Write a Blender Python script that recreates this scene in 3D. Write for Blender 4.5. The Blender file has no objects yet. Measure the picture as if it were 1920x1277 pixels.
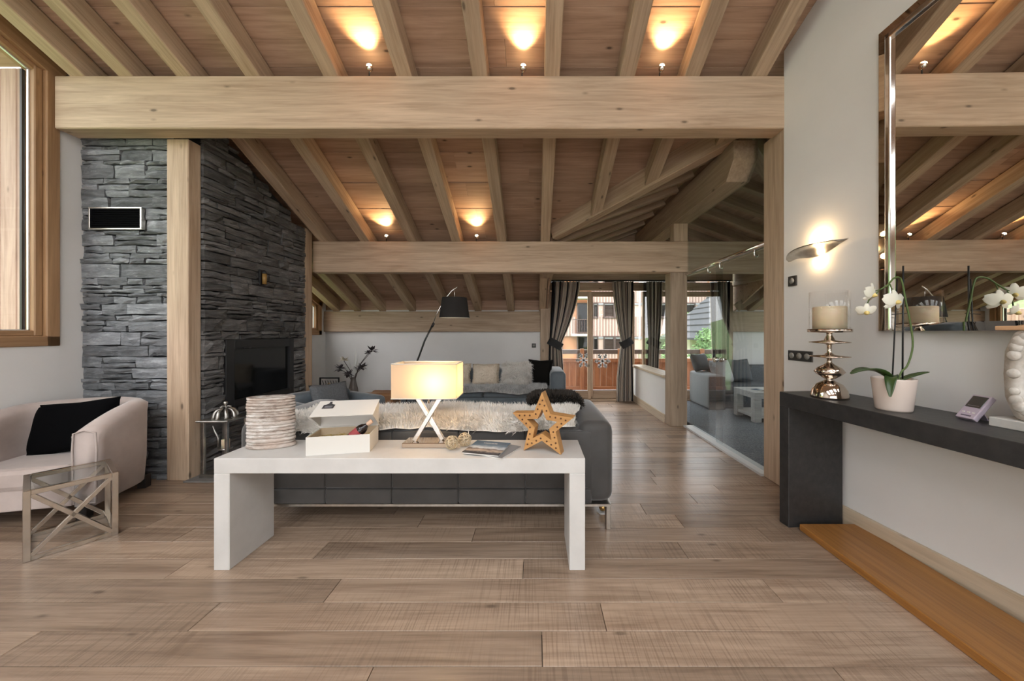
import bpy, bmesh, math, random
from mathutils import Vector, Matrix, noise
random.seed(11)
scene = bpy.context.scene
C = scene.collection
PI = math.pi

# ------------------------------------------------------------------ camera
cam = bpy.data.cameras.new('camera'); cam_o = bpy.data.objects.new('camera', cam); C.objects.link(cam_o)
cam_o.location = (0, 0, 1.33); cam_o.rotation_euler = (PI/2, 0, 0)
cam.sensor_width = 36; cam.lens = 650/1920*36
cam.shift_x = (960-1003)/1920; cam.shift_y = (622-638.5)/1920
cam.clip_start = 0.05; cam.clip_end = 300
scene.camera = cam_o
# ------------------------------------------------------------------ sky / exposure
w = bpy.data.worlds.new('overcast_sky'); scene.world = w; w.use_nodes = True
nt = w.node_tree; nt.nodes.clear()
tc = nt.nodes.new('ShaderNodeTexCoord'); sp = nt.nodes.new('ShaderNodeSeparateXYZ')
rp = nt.nodes.new('ShaderNodeValToRGB'); bg = nt.nodes.new('ShaderNodeBackground'); ow = nt.nodes.new('ShaderNodeOutputWorld')
nt.links.new(tc.outputs['Generated'], sp.inputs[0]); nt.links.new(sp.outputs['Z'], rp.inputs[0])
nt.links.new(rp.outputs[0], bg.inputs[0]); nt.links.new(bg.outputs[0], ow.inputs[0])
# overcast sky: brighter towards the zenith
rp.color_ramp.elements[0].color = (0.385, 0.385, 0.385, 1); rp.color_ramp.elements[1].color = (0.93, 0.97, 1.0, 1)
bg.inputs[1].default_value = 7.0
scene.view_settings.view_transform = 'Standard'; scene.view_settings.look = 'None'
scene.view_settings.exposure = 0.32; scene.view_settings.gamma = 1.0
scene.view_settings.use_curve_mapping = False
scene.cycles.max_bounces = 6; scene.cycles.diffuse_bounces = 3; scene.cycles.glossy_bounces = 3; scene.cycles.transparent_max_bounces = 12; scene.cycles.caustics_reflective = False; scene.cycles.caustics_refractive = False

# ------------------------------------------------------------------ material helpers
MATS = {}
def mat(name, col=(.5,.5,.5), rough=.5, metal=0, **kw):
    if name in MATS: return MATS[name]
    m = bpy.data.materials.new(name); m.use_nodes = True; MATS[name] = m
    b = m.node_tree.nodes['Principled BSDF']
    b.inputs['Base Color'].default_value = (*col, 1); b.inputs['Roughness'].default_value = rough
    b.inputs['Metallic'].default_value = metal
    for k, v in kw.items():
        key = k.replace('_', ' ')
        if key in b.inputs: b.inputs[key].default_value = v
    return m
def N(m, t): return m.node_tree.nodes.new(t)
def L(m, a, b): m.node_tree.links.new(a, b)
def coords(m, rand=37.0, scale=(1,1,1), kind='Object'):
    t = N(m,'ShaderNodeTexCoord'); oi = N(m,'ShaderNodeObjectInfo'); mu = N(m,'ShaderNodeMath'); mu.operation='MULTIPLY'; mu.inputs[1].default_value = rand
    L(m, oi.outputs['Random'], mu.inputs[0]); cx = N(m,'ShaderNodeCombineXYZ')
    for i in range(3): L(m, mu.outputs[0], cx.inputs[i])
    ad = N(m,'ShaderNodeVectorMath'); ad.operation='ADD'; L(m, t.outputs[kind], ad.inputs[0]); L(m, cx.outputs[0], ad.inputs[1])
    mp = N(m,'ShaderNodeMapping'); mp.inputs['Scale'].default_value = scale; L(m, ad.outputs[0], mp.inputs[0])
    return mp.outputs[0], oi.outputs['Random'], ad.outputs[0]
def ramp(m, fac, stops, interp='LINEAR'):
    r = N(m,'ShaderNodeValToRGB'); r.color_ramp.interpolation = interp
    e = r.color_ramp.elements
    while len(e) < len(stops): e.new(.5)
    for i,(p,c) in enumerate(stops): e[i].position = p; e[i].color = (*c,1)
    L(m, fac, r.inputs[0]); return r.outputs[0]
def mixc(m, fac, a, b, mode='MIX'):
    x = N(m,'ShaderNodeMix'); x.data_type='RGBA'; x.blend_type = mode
    if isinstance(fac,(int,float)): x.inputs[0].default_value = fac
    else: L(m, fac, x.inputs[0])
    for i,v in ((6,a),(7,b)):
        if isinstance(v, tuple): x.inputs[i].default_value = (*v,1)
        else: L(m, v, x.inputs[i])
    return x.outputs[2]
def bump(m, h, strength=.2, dist=.01):
    b = N(m,'ShaderNodeBump'); b.inputs['Strength'].default_value = strength; b.inputs['Distance'].default_value = dist
    L(m, h, b.inputs['Height']); L(m, b.outputs[0], m.node_tree.nodes['Principled BSDF'].inputs['Normal'])
def noise_t(m, vec, scale, detail=4, rough=.6, dist=0):
    n = N(m,'ShaderNodeTexNoise'); n.inputs['Scale'].default_value = scale; n.inputs['Detail'].default_value = detail
    n.inputs['Roughness'].default_value = rough; n.inputs['Distortion'].default_value = dist; L(m, vec, n.inputs['Vector']); return n.outputs['Fac']
def wood(name, dark, light, rough=.55, knots=.5, saw=0, vary=.25, cross=7.0):
    """timber whose grain runs along the object's local X"""
    m = mat(name, light, rough); vec, rnd, raw = coords(m, 37, (.55, cross, cross))
    f = noise_t(m, vec, 1.6, 5, .62, .9)
    col = ramp(m, f, [(.28, dark), (.50, tuple((a+b)/2 for a,b in zip(dark,light))), (.72, light)])
    mp2 = N(m,'ShaderNodeMapping'); mp2.inputs['Scale'].default_value = (.9, 26, 26); L(m, raw, mp2.inputs[0])
    f2 = noise_t(m, mp2.outputs[0], 2.0, 3, .6, .5)
    col = mixc(m, .22, col, ramp(m, f2, [(.35, tuple(c*.55 for c in dark)), (.6, light)]))
    if knots:
        mp3 = N(m,'ShaderNodeMapping'); mp3.inputs['Scale'].default_value = (3.4, 8.5, 8.5); L(m, raw, mp3.inputs[0])
        v = N(m,'ShaderNodeTexVoronoi'); v.inputs['Scale'].default_value = 1.0; v.inputs['Randomness'].default_value = 1; L(m, mp3.outputs[0], v.inputs['Vector'])
        k0 = ramp(m, v.outputs['Distance'], [(.06,(1,1,1)),(.10,(.35,.35,.35)),(.15,(0,0,0))]); sk_ = N(m,'ShaderNodeSeparateColor'); L(m, v.outputs['Color'], sk_.inputs[0]); kq = N(m,'ShaderNodeMath'); kq.operation='LESS_THAN'; kq.inputs[1].default_value=.42; L(m, sk_.outputs[0], kq.inputs[0]); kk = N(m,'ShaderNodeMath'); kk.operation='MULTIPLY'; L(m, k0, kk.inputs[0]); L(m, kq.outputs[0], kk.inputs[1]); k = kk.outputs[0]
        km = N(m,'ShaderNodeMath'); km.operation='MULTIPLY'; km.inputs[1].default_value = min(1,knots*1.5); L(m, k, km.inputs[0])
        col = mixc(m, km.outputs[0], col, tuple(c*.28 for c in dark))
    br = N(m,'ShaderNodeMapRange'); br.inputs[3].default_value = 1-vary; br.inputs[4].default_value = 1+vary*.55; L(m, rnd, br.inputs[0])
    hs = N(m,'ShaderNodeHueSaturation'); L(m, br.outputs[0], hs.inputs['Value']); L(m, col, hs.inputs['Color']); col = hs.outputs[0]
    h = f2
    if saw:
        mp4 = N(m,'ShaderNodeMapping'); mp4.inputs['Scale'].default_value = (110, 3.0, 3.0); L(m, raw, mp4.inputs[0]); wv_ = noise_t(m, mp4.outputs[0], 1.0, 2, .5)
        wvf = ramp(m, wv_, [(.48,(0,0,0)),(.62,(1,1,1))])
        ms = noise_t(m, raw, 1.3, 3)
        mk = N(m,'ShaderNodeMath'); mk.operation='MULTIPLY'; L(m, wvf, mk.inputs[0]); L(m, ramp(m, ms, [(.42,(0,0,0)),(.6,(1,1,1))]), mk.inputs[1])
        mk2 = N(m,'ShaderNodeMath'); mk2.operation='MULTIPLY'; mk2.inputs[1].default_value = saw; L(m, mk.outputs[0], mk2.inputs[0])
        col = mixc(m, mk2.outputs[0], col, tuple(c*.45 for c in dark))
    L(m, col, m.node_tree.nodes['Principled BSDF'].inputs['Base Color'])
    bump(m, h, .18, .004)
    return m
def noisy(name, c1, c2, scale=8, rough=.6, bumps=0, metal=0, vary=0, detail=5, kind='Object', bdist=.01, **kw):
    m = mat(name, c1, rough, metal, **kw); vec, rnd, raw = coords(m, 13, (1,1,1), kind)
    f = noise_t(m, vec, scale, detail)
    col = ramp(m, f, [(.3, c1), (.7, c2)])
    if vary:
        br = N(m,'ShaderNodeMapRange'); br.inputs[3].default_value = 1-vary; br.inputs[4].default_value = 1+vary; L(m, rnd, br.inputs[0])
        hs = N(m,'ShaderNodeHueSaturation'); L(m, br.outputs[0], hs.inputs['Value']); L(m, col, hs.inputs['Color']); col = hs.outputs[0]
    L(m, col, m.node_tree.nodes['Principled BSDF'].inputs['Base Color'])
    if bumps: bump(m, f, bumps, bdist)
    return m
def glass(name, tint=(1,1,1), refl=1.0, ior=1.45):
    if name in MATS: return MATS[name]
    m = bpy.data.materials.new(name); m.use_nodes = True; MATS[name] = m
    t = m.node_tree; t.nodes.clear(); o = t.nodes.new('ShaderNodeOutputMaterial'); mx = t.nodes.new('ShaderNodeMixShader')
    tr = t.nodes.new('ShaderNodeBsdfTransparent'); gl = t.nodes.new('ShaderNodeBsdfGlossy'); fr = t.nodes.new('ShaderNodeFresnel'); mu = t.nodes.new('ShaderNodeMath')
    mu.operation = 'MULTIPLY'; mu.inputs[1].default_value = refl; fr.inputs[0].default_value = ior
    tr.inputs[0].default_value = (*tint,1); gl.inputs['Roughness'].default_value = 0.0; gl.inputs[0].default_value = (1,1,1,1)
    ge = t.nodes.new('ShaderNodeNewGeometry'); sb = t.nodes.new('ShaderNodeMath'); sb.operation='SUBTRACT'; sb.inputs[0].default_value = refl; t.links.new(ge.outputs['Backfacing'], sb.inputs[1]); sb.use_clamp = True; t.links.new(sb.outputs[0], mu.inputs[1])
    t.links.new(fr.outputs[0], mu.inputs[0]); t.links.new(mu.outputs[0], mx.inputs[0]); t.links.new(tr.outputs[0], mx.inputs[1]); t.links.new(gl.outputs[0], mx.inputs[2])
    t.links.new(mx.outputs[0], o.inputs[0]); return m
def emit(name, col, strength):
    if name in MATS: return MATS[name]
    m = mat(name, (0,0,0), .5); b = m.node_tree.nodes['Principled BSDF']
    b.inputs['Emission Color'].default_value = (*col,1); b.inputs['Emission Strength'].default_value = strength; return m

# ------------------------------------------------------------------ mesh helpers
def link(name, me, m=None, parent=None, mw=None):
    o = bpy.data.objects.new(name, me); C.objects.link(o)
    if m is not None and len(me.materials) == 0: me.materials.append(m)
    if parent is not None: o.parent = parent
    if mw is not None: o.matrix_local = mw
    return o
def raw(name, verts, faces, m, parent=None, mw=None, smooth=False):
    me = bpy.data.meshes.new(name); me.from_pydata([tuple(v) for v in verts], [], faces); 
    bm = bmesh.new(); bm.from_mesh(me); bmesh.ops.recalc_face_normals(bm, faces=bm.faces); bm.to_mesh(me); bm.free()
    if smooth:
        for p in me.polygons: p.use_smooth = True
    return link(name, me, m, parent, mw)
def from_bm(name, bm, m, parent=None, mw=None, smooth=False):
    bmesh.ops.recalc_face_normals(bm, faces=bm.faces)
    me = bpy.data.meshes.new(name); bm.to_mesh(me); bm.free()
    if smooth:
        for p in me.polygons: p.use_smooth = True
    return link(name, me, m, parent, mw)
BF = [(0,1,3,2),(4,6,7,5),(0,4,5,1),(2,3,7,6),(0,2,6,4),(1,5,7,3)]
def box(name, lo, hi, m, parent=None, bevel=0, seg=2, mw=None, smooth=False):
    v = [(x,y,z) for x in (lo[0],hi[0]) for y in (lo[1],hi[1]) for z in (lo[2],hi[2])]
    if not bevel: return raw(name, v, BF, m, parent, mw)
    bm = bmesh.new(); vs = [bm.verts.new(p) for p in v]
    for f in BF: bm.faces.new([vs[i] for i in f])
    bmesh.ops.recalc_face_normals(bm, faces=bm.faces)
    bmesh.ops.bevel(bm, geom=bm.edges[:], offset=bevel, segments=seg, affect='EDGES', profile=.5)
    return from_bm(name, bm, m, parent, mw, smooth)
def frame_m(p0, p1, up=(0,0,1)):
    p0, p1 = Vector(p0), Vector(p1); x = (p1-p0).normalized(); u = Vector(up)
    if abs(x.dot(u)) > .98: u = Vector((0,1,0))
    y = u.cross(x).normalized(); z = x.cross(y)
    M4 = Matrix((x,y,z)).transposed().to_4x4(); M4.translation = p0; return M4, (p1-p0).length
def timber(name, p0, p1, w_, h_, m, parent=None, up=(0,0,1), bevel=.006, drop=0):
    """squared timber from p0 to p1 (centre of its underside when drop=0), length on local X"""
    M4, ln = frame_m(p0, p1, up)
    return box(name, (0,-w_/2,-drop), (ln,w_/2,h_-drop), m, parent, bevel, 1, M4)
def post(name, x0, x1, y0, y1, z0, z1, m, parent=None):
    M4 = Matrix(((0,0,1,0),(0,1,0,0),(1,0,0,0),(0,0,0,1))); M4.translation = ((x0+x1)/2,(y0+y1)/2,z0)
    return box(name, (0,-(y1-y0)/2,-(x1-x0)/2), (z1-z0,(y1-y0)/2,(x1-x0)/2), m, parent, .006, 1, M4)
def prism(name, poly, axis, a, b, m, parent=None, mw=None, bevel=0):
    """poly of 2-D points extruded along axis 'x','y' or 'z' from a to b"""
    def P(p, t): return {'x':(t,p[0],p[1]),'y':(p[0],t,p[1]),'z':(p[0],p[1],t)}[axis]
    n = len(poly); v = [P(p,a) for p in poly]+[P(p,b) for p in poly]
    f = [tuple(range(n)), tuple(range(2*n-1,n-1,-1))]+[(i,(i+1)%n,n+(i+1)%n,n+i) for i in range(n)]
    if not bevel: return raw(name, v, f, m, parent, mw)
    bm = bmesh.new(); vs = [bm.verts.new(p) for p in v]
    for q in f: bm.faces.new([vs[i] for i in q])
    bmesh.ops.recalc_face_normals(bm, faces=bm.faces)
    bmesh.ops.bevel(bm, geom=bm.edges[:], offset=bevel, segments=2, affect='EDGES', profile=.5)
    return from_bm(name, bm, m, parent, mw)
def tube(name, pts, r, m, parent=None, n=8, mw=None, radii=None, caps=True):
    pts = [Vector(p) for p in pts]; v=[]; f=[]
    prev = None
    for i,p in enumerate(pts):
        t = (pts[min(i+1,len(pts)-1)]-pts[max(i-1,0)]).normalized()
        u = prev if prev is not None else (Vector((0,0,1)) if abs(t.z)<.9 else Vector((1,0,0)))
        a = t.cross(u)
        if a.length < 1e-4: a = t.cross(Vector((0,1,0)))
        a.normalize(); b = a.cross(t).normalized(); prev = b
        rr = radii[i] if radii else r
        for k in range(n):
            an = 2*PI*k/n; v.append(p+a*math.cos(an)*rr+b*math.sin(an)*rr)
    for i in range(len(pts)-1):
        for k in range(n): f.append((i*n+k,i*n+(k+1)%n,(i+1)*n+(k+1)%n,(i+1)*n+k))
    if caps: f += [tuple(range(n)), tuple(range((len(pts)-1)*n,len(pts)*n))]
    return raw(name, v, f, m, parent, mw, True)
def lathe(name, prof, m, parent=None, n=32, mw=None, sx=1, sy=1, closed=True):
    v=[]; f=[]; k=len(prof)
    for (r,z) in prof:
        for i in range(n): a=2*PI*i/n; v.append((r*math.cos(a)*sx, r*math.sin(a)*sy, z))
    for j in range(k-1):
        for i in range(n): f.append((j*n+i,j*n+(i+1)%n,(j+1)*n+(i+1)%n,(j+1)*n+i))
    if closed: f += [tuple(range(n)), tuple(range((k-1)*n,k*n))]
    return raw(name, v, f, m, parent, mw, True)
def pillow(name, w_, h_, t_, m, parent=None, mw=None, n=14, pinch=.10):
    """stuffed cushion standing in local XZ, thickness along Y"""
    v=[]; f=[]; idx={}
    for s in (1,-1):
        for i in range(n+1):
            for j in range(n+1):
                a=-1+2*i/n; b=-1+2*j/n; edge = i in(0,n) or j in(0,n)
                if edge and s==-1: idx[(s,i,j)] = idx[(1,i,j)]; continue
                th = t_/2*max(0,(1-a**4))**.5*max(0,(1-b**4))**.5
                k = 1-pinch*(1-abs(a*b))*(max(abs(a),abs(b))**6)
                idx[(s,i,j)] = len(v); v.append((a*w_/2*k, -s*th, b*h_/2*k+h_/2))
        for i in range(n):
            for j in range(n):
                f.append((idx[(s,i,j)],idx[(s,i+1,j)],idx[(s,i+1,j+1)],idx[(s,i,j+1)]))
    return raw(name, v, f, m, parent, mw, True)
def fur(name, base, count, length, m, parent, lean=.6, wid=.004, grav=.5, seed=1):
    """thin hair blades rooted over the surface of a mesh object; local space of base"""
    rnd = random.Random(seed); me = base.data; me.calc_loop_triangles()
    tris = [t for t in me.loop_triangles]; ar = [t.area for t in tris]
    pick = rnd.choices(tris, weights=ar, k=count); v=[]; f=[]
    for t in pick:
        a,b = rnd.random(), rnd.random()
        if a+b>1: a,b=1-a,1-b
        p0,p1,p2 = [me.vertices[i].co for i in t.vertices]; p = p0+(p1-p0)*a+(p2-p0)*b
        nn = t.normal; q = noise.noise_vector(p*7)
        d = (nn+q*lean+Vector((rnd.gauss(0,.25),rnd.gauss(0,.25),rnd.gauss(0,.25)-grav*.4))).normalized()
        s = d.cross(Vector((rnd.random()-.5,rnd.random()-.5,rnd.random()-.5))).normalized()*wid
        ln = length*rnd.uniform(.6,1.15); tip = p+d*ln+Vector((0,0,-grav*ln*.35))
        mid = p+d*ln*.55
        i0=len(v); v += [p-s,p+s,mid+s*.8,mid-s*.8,tip]; f += [(i0,i0+1,i0+2,i0+3),(i0+3,i0+2,i0+4)]
    me2 = bpy.data.meshes.new(name); me2.from_pydata([tuple(x) for x in v],[],f)
    o = link(name, me2, m, parent, base.matrix_basis.copy()); o['kind'] = 'stuff'; return o
def setp(o, label=None, cat=None, group=None, kind=None):
    if label: o['label']=label
    if cat: o['category']=cat
    if group: o['group']=group
    if kind: o['kind']=kind
    return o
def thing(name, label, cat, loc=(0,0,0), rz=0, group=None):
    o = bpy.data.objects.new(name, None); C.objects.link(o); o.location = loc; o.rotation_euler = (0,0,rz); o.empty_display_size=.1
    return setp(o, label, cat, group)
def struct(name, label=None):
    o = bpy.data.objects.new(name, None); C.objects.link(o); o.empty_display_size=.1
    return setp(o, label, None, None, 'structure')
def T(x,y,z,rz=0,rx=0,ry=0):
    return Matrix.Translation((x,y,z)) @ Matrix.Rotation(rz,4,'Z') @ Matrix.Rotation(ry,4,'Y') @ Matrix.Rotation(rx,4,'X')

# ------------------------------------------------------------------ materials
W_BEAM = wood('pale_larch', (.37,.25,.16), (.63,.475,.34), .6, .55, vary=.12)
W_DECK = wood('ceiling_larch', (.34,.205,.135), (.57,.385,.275), .6, .7, vary=.14, cross=6)
W_GREY = wood('greyed_larch', (.29,.205,.14), (.50,.38,.27), .6, .5, vary=.1)
W_FLOOR = wood('brushed_oak', (.235,.155,.105), (.50,.365,.265), .27, .35, saw=.32, vary=.30, cross=6)
W_FRAME = wood('window_larch', (.30,.16,.075), (.50,.30,.155), .5, .4, vary=.1)
W_EXT = wood('outdoor_cladding', (.34,.20,.145), (.56,.40,.32), .6, .5, vary=.16)
W_BALC = wood('balcony_wood', (.21,.075,.03), (.42,.19,.085), .55, .5, vary=.2)
W_DARK = wood('weathered_rail', (.07,.05,.04), (.17,.13,.11), .7, .2)
W_PLANK = wood('honey_oiled_plank', (.28,.11,.024), (.46,.215,.058), .33, .1, vary=0)
W_SKIRT = wood('pale_spruce', (.50,.38,.25), (.68,.56,.42), .5, .6, vary=.06)
W_STAR = wood('star_plywood', (.42,.20,.06), (.58,.31,.11), .5, 0, vary=0)
W_LOG = wood('rough_log', (.16,.06,.025), (.42,.22,.10), .7, .5)
W_WASH = wood('whitewashed_table', (.48,.46,.43), (.70,.68,.65), .6, .2, vary=.05)
PLASTER = noisy('white_plaster', (.78,.76,.74), (.81,.79,.77), 3, .85, .05)
def slate(name, c1, c2, vary):
    m = mat(name, c1, .7); vec, rnd, rw = coords(m, 29, (3.2,3.2,17))
    f = noise_t(m, vec, 1.6, 6, .68, .6); mp = N(m,'ShaderNodeMapping'); mp.inputs['Scale'].default_value=(5,5,60); L(m, rw, mp.inputs[0]); f2 = noise_t(m, mp.outputs[0], 2.2, 6, .7, 1.2)
    f3 = noise_t(m, rw, 4.5, 4, .6)
    col = ramp(m, f, [(.30, c1), (.52, tuple((a+b)*.42 for a,b in zip(c1,c2))), (.74, c2)])
    col = mixc(m, ramp(m, f2, [(.60,(0,0,0)),(.70,(.75,.75,.75))]), col, tuple(min(1,c*1.75) for c in c2)); col = mixc(m, ramp(m, f3, [(.30,(.65,.65,.65)),(.45,(0,0,0))]), col, tuple(c*.55 for c in c1))
    br = N(m,'ShaderNodeMapRange'); br.inputs[3].default_value = 1-vary; br.inputs[4].default_value = 1+vary; L(m, rnd, br.inputs[0])
    hs = N(m,'ShaderNodeHueSaturation'); L(m, br.outputs[0], hs.inputs['Value']); L(m, col, hs.inputs['Color']); L(m, hs.outputs[0], m.node_tree.nodes['Principled BSDF'].inputs['Base Color'])
    ad = N(m,'ShaderNodeMath'); ad.operation='MULTIPLY_ADD'; ad.inputs[1].default_value=.5; L(m, f2, ad.inputs[0]); L(m, f, ad.inputs[2]); bump(m, ad.outputs[0], .8, .016); return m
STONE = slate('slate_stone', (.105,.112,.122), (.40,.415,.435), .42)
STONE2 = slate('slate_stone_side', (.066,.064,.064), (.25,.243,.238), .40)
MORTAR = mat('dark_joint', (.02,.021,.023), .95)
BLACK = mat('black_steel', (.012,.012,.013), .45)
BLACKF = mat('black_fabric', (.003,.003,.0035), 1, Specular_IOR_Level=.05)
CHROME = mat('chrome', (.82,.80,.77), .08, 1)
NICKEL = mat('champagne_nickel', (.60,.51,.43), .09, 1)
BRUSH = noisy('brushed_steel', (.58,.55,.50), (.70,.67,.62), 40, .3, 0, 1)
TSTEEL = noisy('polished_nickel', (.56,.51,.45), (.66,.61,.55), 30, .22, 0, 1)
PEWTER = noisy('aged_silver', (.30,.29,.27), (.62,.60,.56), 14, .35, .1, 1)
BRASS = mat('brass', (.55,.36,.14), .25, 1)
MIRROR = mat('mirror_silvering', (.86,.84,.80), 0, 1)
WARM_REFL = mat('warm_reflection_strip', (.66,.53,.40), .03, 1)  # warm reflection on the mirror strips put into their tint
GLASS = glass('clear_glass'); GLASS_P = glass('partition_glass', (.86,.885,.89), 1.0); GLASS_T = glass('tabletop_glass', (.90,.93,.93), 1.0)
FIREGLASS = mat('fire_glass', (.006,.006,.006), .06, 0)
WHITE_LQ = noisy('white_limewash', (.56,.54,.515), (.64,.62,.595), 5, .55, .06)
DARK_LQ = noisy('anthracite_oak', (.020,.020,.021), (.040,.038,.037), 22, .42, .15)
SOFA = noisy('grey_velvet', (.050,.047,.045), (.074,.070,.067), 5, .75, 0, Sheen_Weight=.6, Sheen_Roughness=.35)
SOFAB = noisy('slate_blue_velvet', (.085,.105,.120), (.125,.150,.170), 5, .75, 0, Sheen_Weight=.6, Sheen_Roughness=.35)
TUB = noisy('blush_velvet', (.47,.385,.35), (.60,.505,.465), 4, .8, 0, Sheen_Weight=.5, Sheen_Roughness=.4)
FURW = noisy('ivory_fur', (.84,.79,.72), (.94,.91,.87), 9, .9, 0); FURG = noisy('silver_fur', (.42,.42,.42), (.80,.79,.77), 9, .9, 0)
FURC = noisy('cream_fur', (.66,.56,.44), (.80,.71,.59), 9, .9, 0); FURB = mat('black_fur', (.008,.007,.006), .9, Specular_IOR_Level=.1)
LINEN = noisy('grey_linen', (.085,.09,.096), (.135,.14,.148), 60, .9, .1)
LINENL = noisy('light_grey_linen', (.30,.31,.315), (.38,.39,.40), 60, .9, .1)
CARPET = noisy('grey_shag', (.085,.097,.11), (.27,.29,.31), 55, 1, .9, bdist=.03)
IVORY = mat('candle_wax', (.86,.70,.48), .6, Subsurface_Weight=.25)
LEAF = noisy('orchid_leaf', (.022,.050,.012), (.055,.095,.025), 9, .35); STEMG = mat('orchid_stem', (.09,.14,.035), .5)
PETAL = mat('orchid_petal', (.86,.80,.66), .55, Subsurface_Weight=.1); POT = mat('cream_ceramic', (.74,.62,.55), .2)
PAPER = mat('white_card', (.72,.69,.64), .6); KRAFT = noisy('card_inside', (.56,.42,.27), (.66,.52,.36), 10, .8)
BIRCH = mat('birch_bark', (.6,.55,.5), .75); vec,_,rw = coords(BIRCH, 0, (7,7,26)); fb = noise_t(BIRCH, vec, 1.5, 7, .7, .5); fb2 = noise_t(BIRCH, rw, 6, 3)
_c = ramp(BIRCH, fb, [(.32,(.16,.11,.085)),(.46,(.44,.37,.32)),(.62,(.70,.66,.62))]); _c = mixc(BIRCH, ramp(BIRCH, fb2, [(.45,(0,0,0)),(.65,(.7,.7,.7))]), _c, (.50,.38,.31)); L(BIRCH, _c, BIRCH.node_tree.nodes['Principled BSDF'].inputs['Base Color']); bump(BIRCH, fb, .5, .006)
SLATEPL = mat('switch_plate', (.035,.032,.03), .4); GREYP = mat('switch_insert', (.30,.29,.27), .4)

# ------------------------------------------------------------------ geometry of the place
YB1, YB1b = 2.92, 3.08         # front tie beam
YB2, YB2b = 4.857, 5.02        # rear tie beam
YBACK = 6.754
XL = -4.08
SL = .46
def zr(y): return 2.60-SL*(y-4.857)            # underside of the main rafters
TILT = .10
def xw(y): return 2.392-TILT*y                # surface of the right-hand wall
XR, ZR, SG = 2.06, 3.26, .37                   # cross gable
def zg(x): return ZR-SG*abs(x-XR)
def yv(x): return (2.60+SL*4.857-zg(x))/SL     # valley depth at x
XE0, XE1 = .2, 3.92
RH = .18; DK = .21                             # rafter height, deck offset (vertical)

# floor ------------------------------------------------------------
fl = struct('floor', 'wide brushed oak plank floor of the living room')
box('subfloor', (-4.3,-4.6,-.10), (6.0,6.9,-.022), MORTAR, fl)
pitch = .1635; y0r = 1.377-36*pitch
known = {36-1: [-.64,1.18], 36: [-2.19,.03], 37: [-1.544,.319], 38: [-1.04,1.22], 39: [-2.0,-.065,1.9], 40: [-1.3,.9], 41:[-2.3,-.4,1.5]}
rr = random.Random(4)
for r in range(0, 69):
    ya = y0r+r*pitch; yb = min(ya+pitch, 6.80)
    if ya > 6.78: break
    xa = XL+.005; xend = min(xw(ya), 2.5) if ya < 2.9 else 2.17
    if r in known: js = known[r]
    else:
        j = XL+rr.uniform(.3,1.9); js=[]
        while j < xend-.2: js.append(j); j += rr.uniform(1.7,2.2)
    ed = [xa]+[j for j in js if j < xend-.1]+[xend]
    for a,b in zip(ed[:-1], ed[1:]):
        M4 = Matrix.Translation((a+.0015, (ya+yb)/2, 0))
        box('plank', (0,-(yb-ya)/2+.0014,-.02), (b-a-.003,(yb-ya)/2-.0014,rr.uniform(-.0006,.0004)), W_FLOOR, fl, .0012, 1, M4)

# roof: boards, rafters, beams --------------------------------------
ce = struct('ceiling', 'sloping larch board ceiling with exposed rafters and beams')
def hexa(name, top4, th, m, par):
    v = [Vector(p) for p in top4]; v += [p+Vector((0,0,th)) for p in v]
    # put length on local X so the grain runs along the board
    M4, ln = frame_m(top4[0], top4[1]); inv = M4.inverted()
    return raw(name, [inv@p for p in v], [(0,1,2,3),(7,6,5,4),(0,4,5,1),(1,5,6,2),(2,6,7,3),(3,7,4,0)], m, par, M4)
bw = .19
y = 0.0; k = 0
while y < 6.9:
    ya, yb = y+.0015, min(y+bw, 6.95)-.0015; z = lambda q: zr(q)+DK+(.003 if k%2 else 0)
    def seg(xa0,xb0,xa1,xb1):
        if xb0-xa0 > .02 or xb1-xa1 > .02:
            hexa('ceiling_board', [(xa0,ya,z(ya)),(xb0,ya,z(ya)),(xb1,yb,z(yb)),(xa1,yb,z(yb))], .03, W_DECK, ce)
    def xv(q):
        yy = q
        if yy <= yv(XR): return XR
        return max(XE0, XR-(yy-yv(XR))*SL/SG)
    xl0 = -6.2 if y < 2.95 else -4.25
    mid = lambda q: (xl0 + xv(q))/2 if False else -1.1+((k*0.83)%1.6)-.4
    xm = mid(0)
    if yb < 2.95: seg(xl0, xm, xl0, xm); seg(xm+.002, xw(ya)+.12, xm+.002, xw(yb)+.12)
    else:
        seg(xl0, xm, xl0, xm) if xm < xv(yb)-.1 else None
        if xm < xv(yb)-.1: seg(xm+.002, xv(ya), xm+.002, xv(yb))
        else: seg(xl0, xv(ya), xl0, xv(yb))
        seg(2*XR-xv(ya), 5.75, 2*XR-xv(yb), 5.75)
    y += bw; k += 1
def zd(y): return zr(abs(y))+DK
xb_=[-4.3,-3.3,-1.7,-.9,.7,1.5,3.1,3.4]
def rear(x0,x1,ya,yb_): hexa('rear_slope_panel',[(x0,ya,zd(ya)),(x1,ya,zd(ya)),(x1,yb_,zd(yb_)),(x0,yb_,zd(yb_))],.05,W_DECK,ce)
rear(-4.3,3.4,0,-.7); rear(-4.3,3.4,-3.5,-4.7)
for q in (0,2,4,6): rear(xb_[q],xb_[q+1],-.7,-3.5)
w4 = struct('fill_skylights','three unseen skylights added behind the viewer for more light')  # skylights out of view, added to brighten the room
for q in (1,3,5):
    hexa('pane',[(xb_[q],-.7,zd(-.7)+.02),(xb_[q+1],-.7,zd(-.7)+.02),(xb_[q+1],-3.5,zd(-3.5)+.02),(xb_[q],-3.5,zd(-3.5)+.02)],.01,GLASS,w4)
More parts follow.
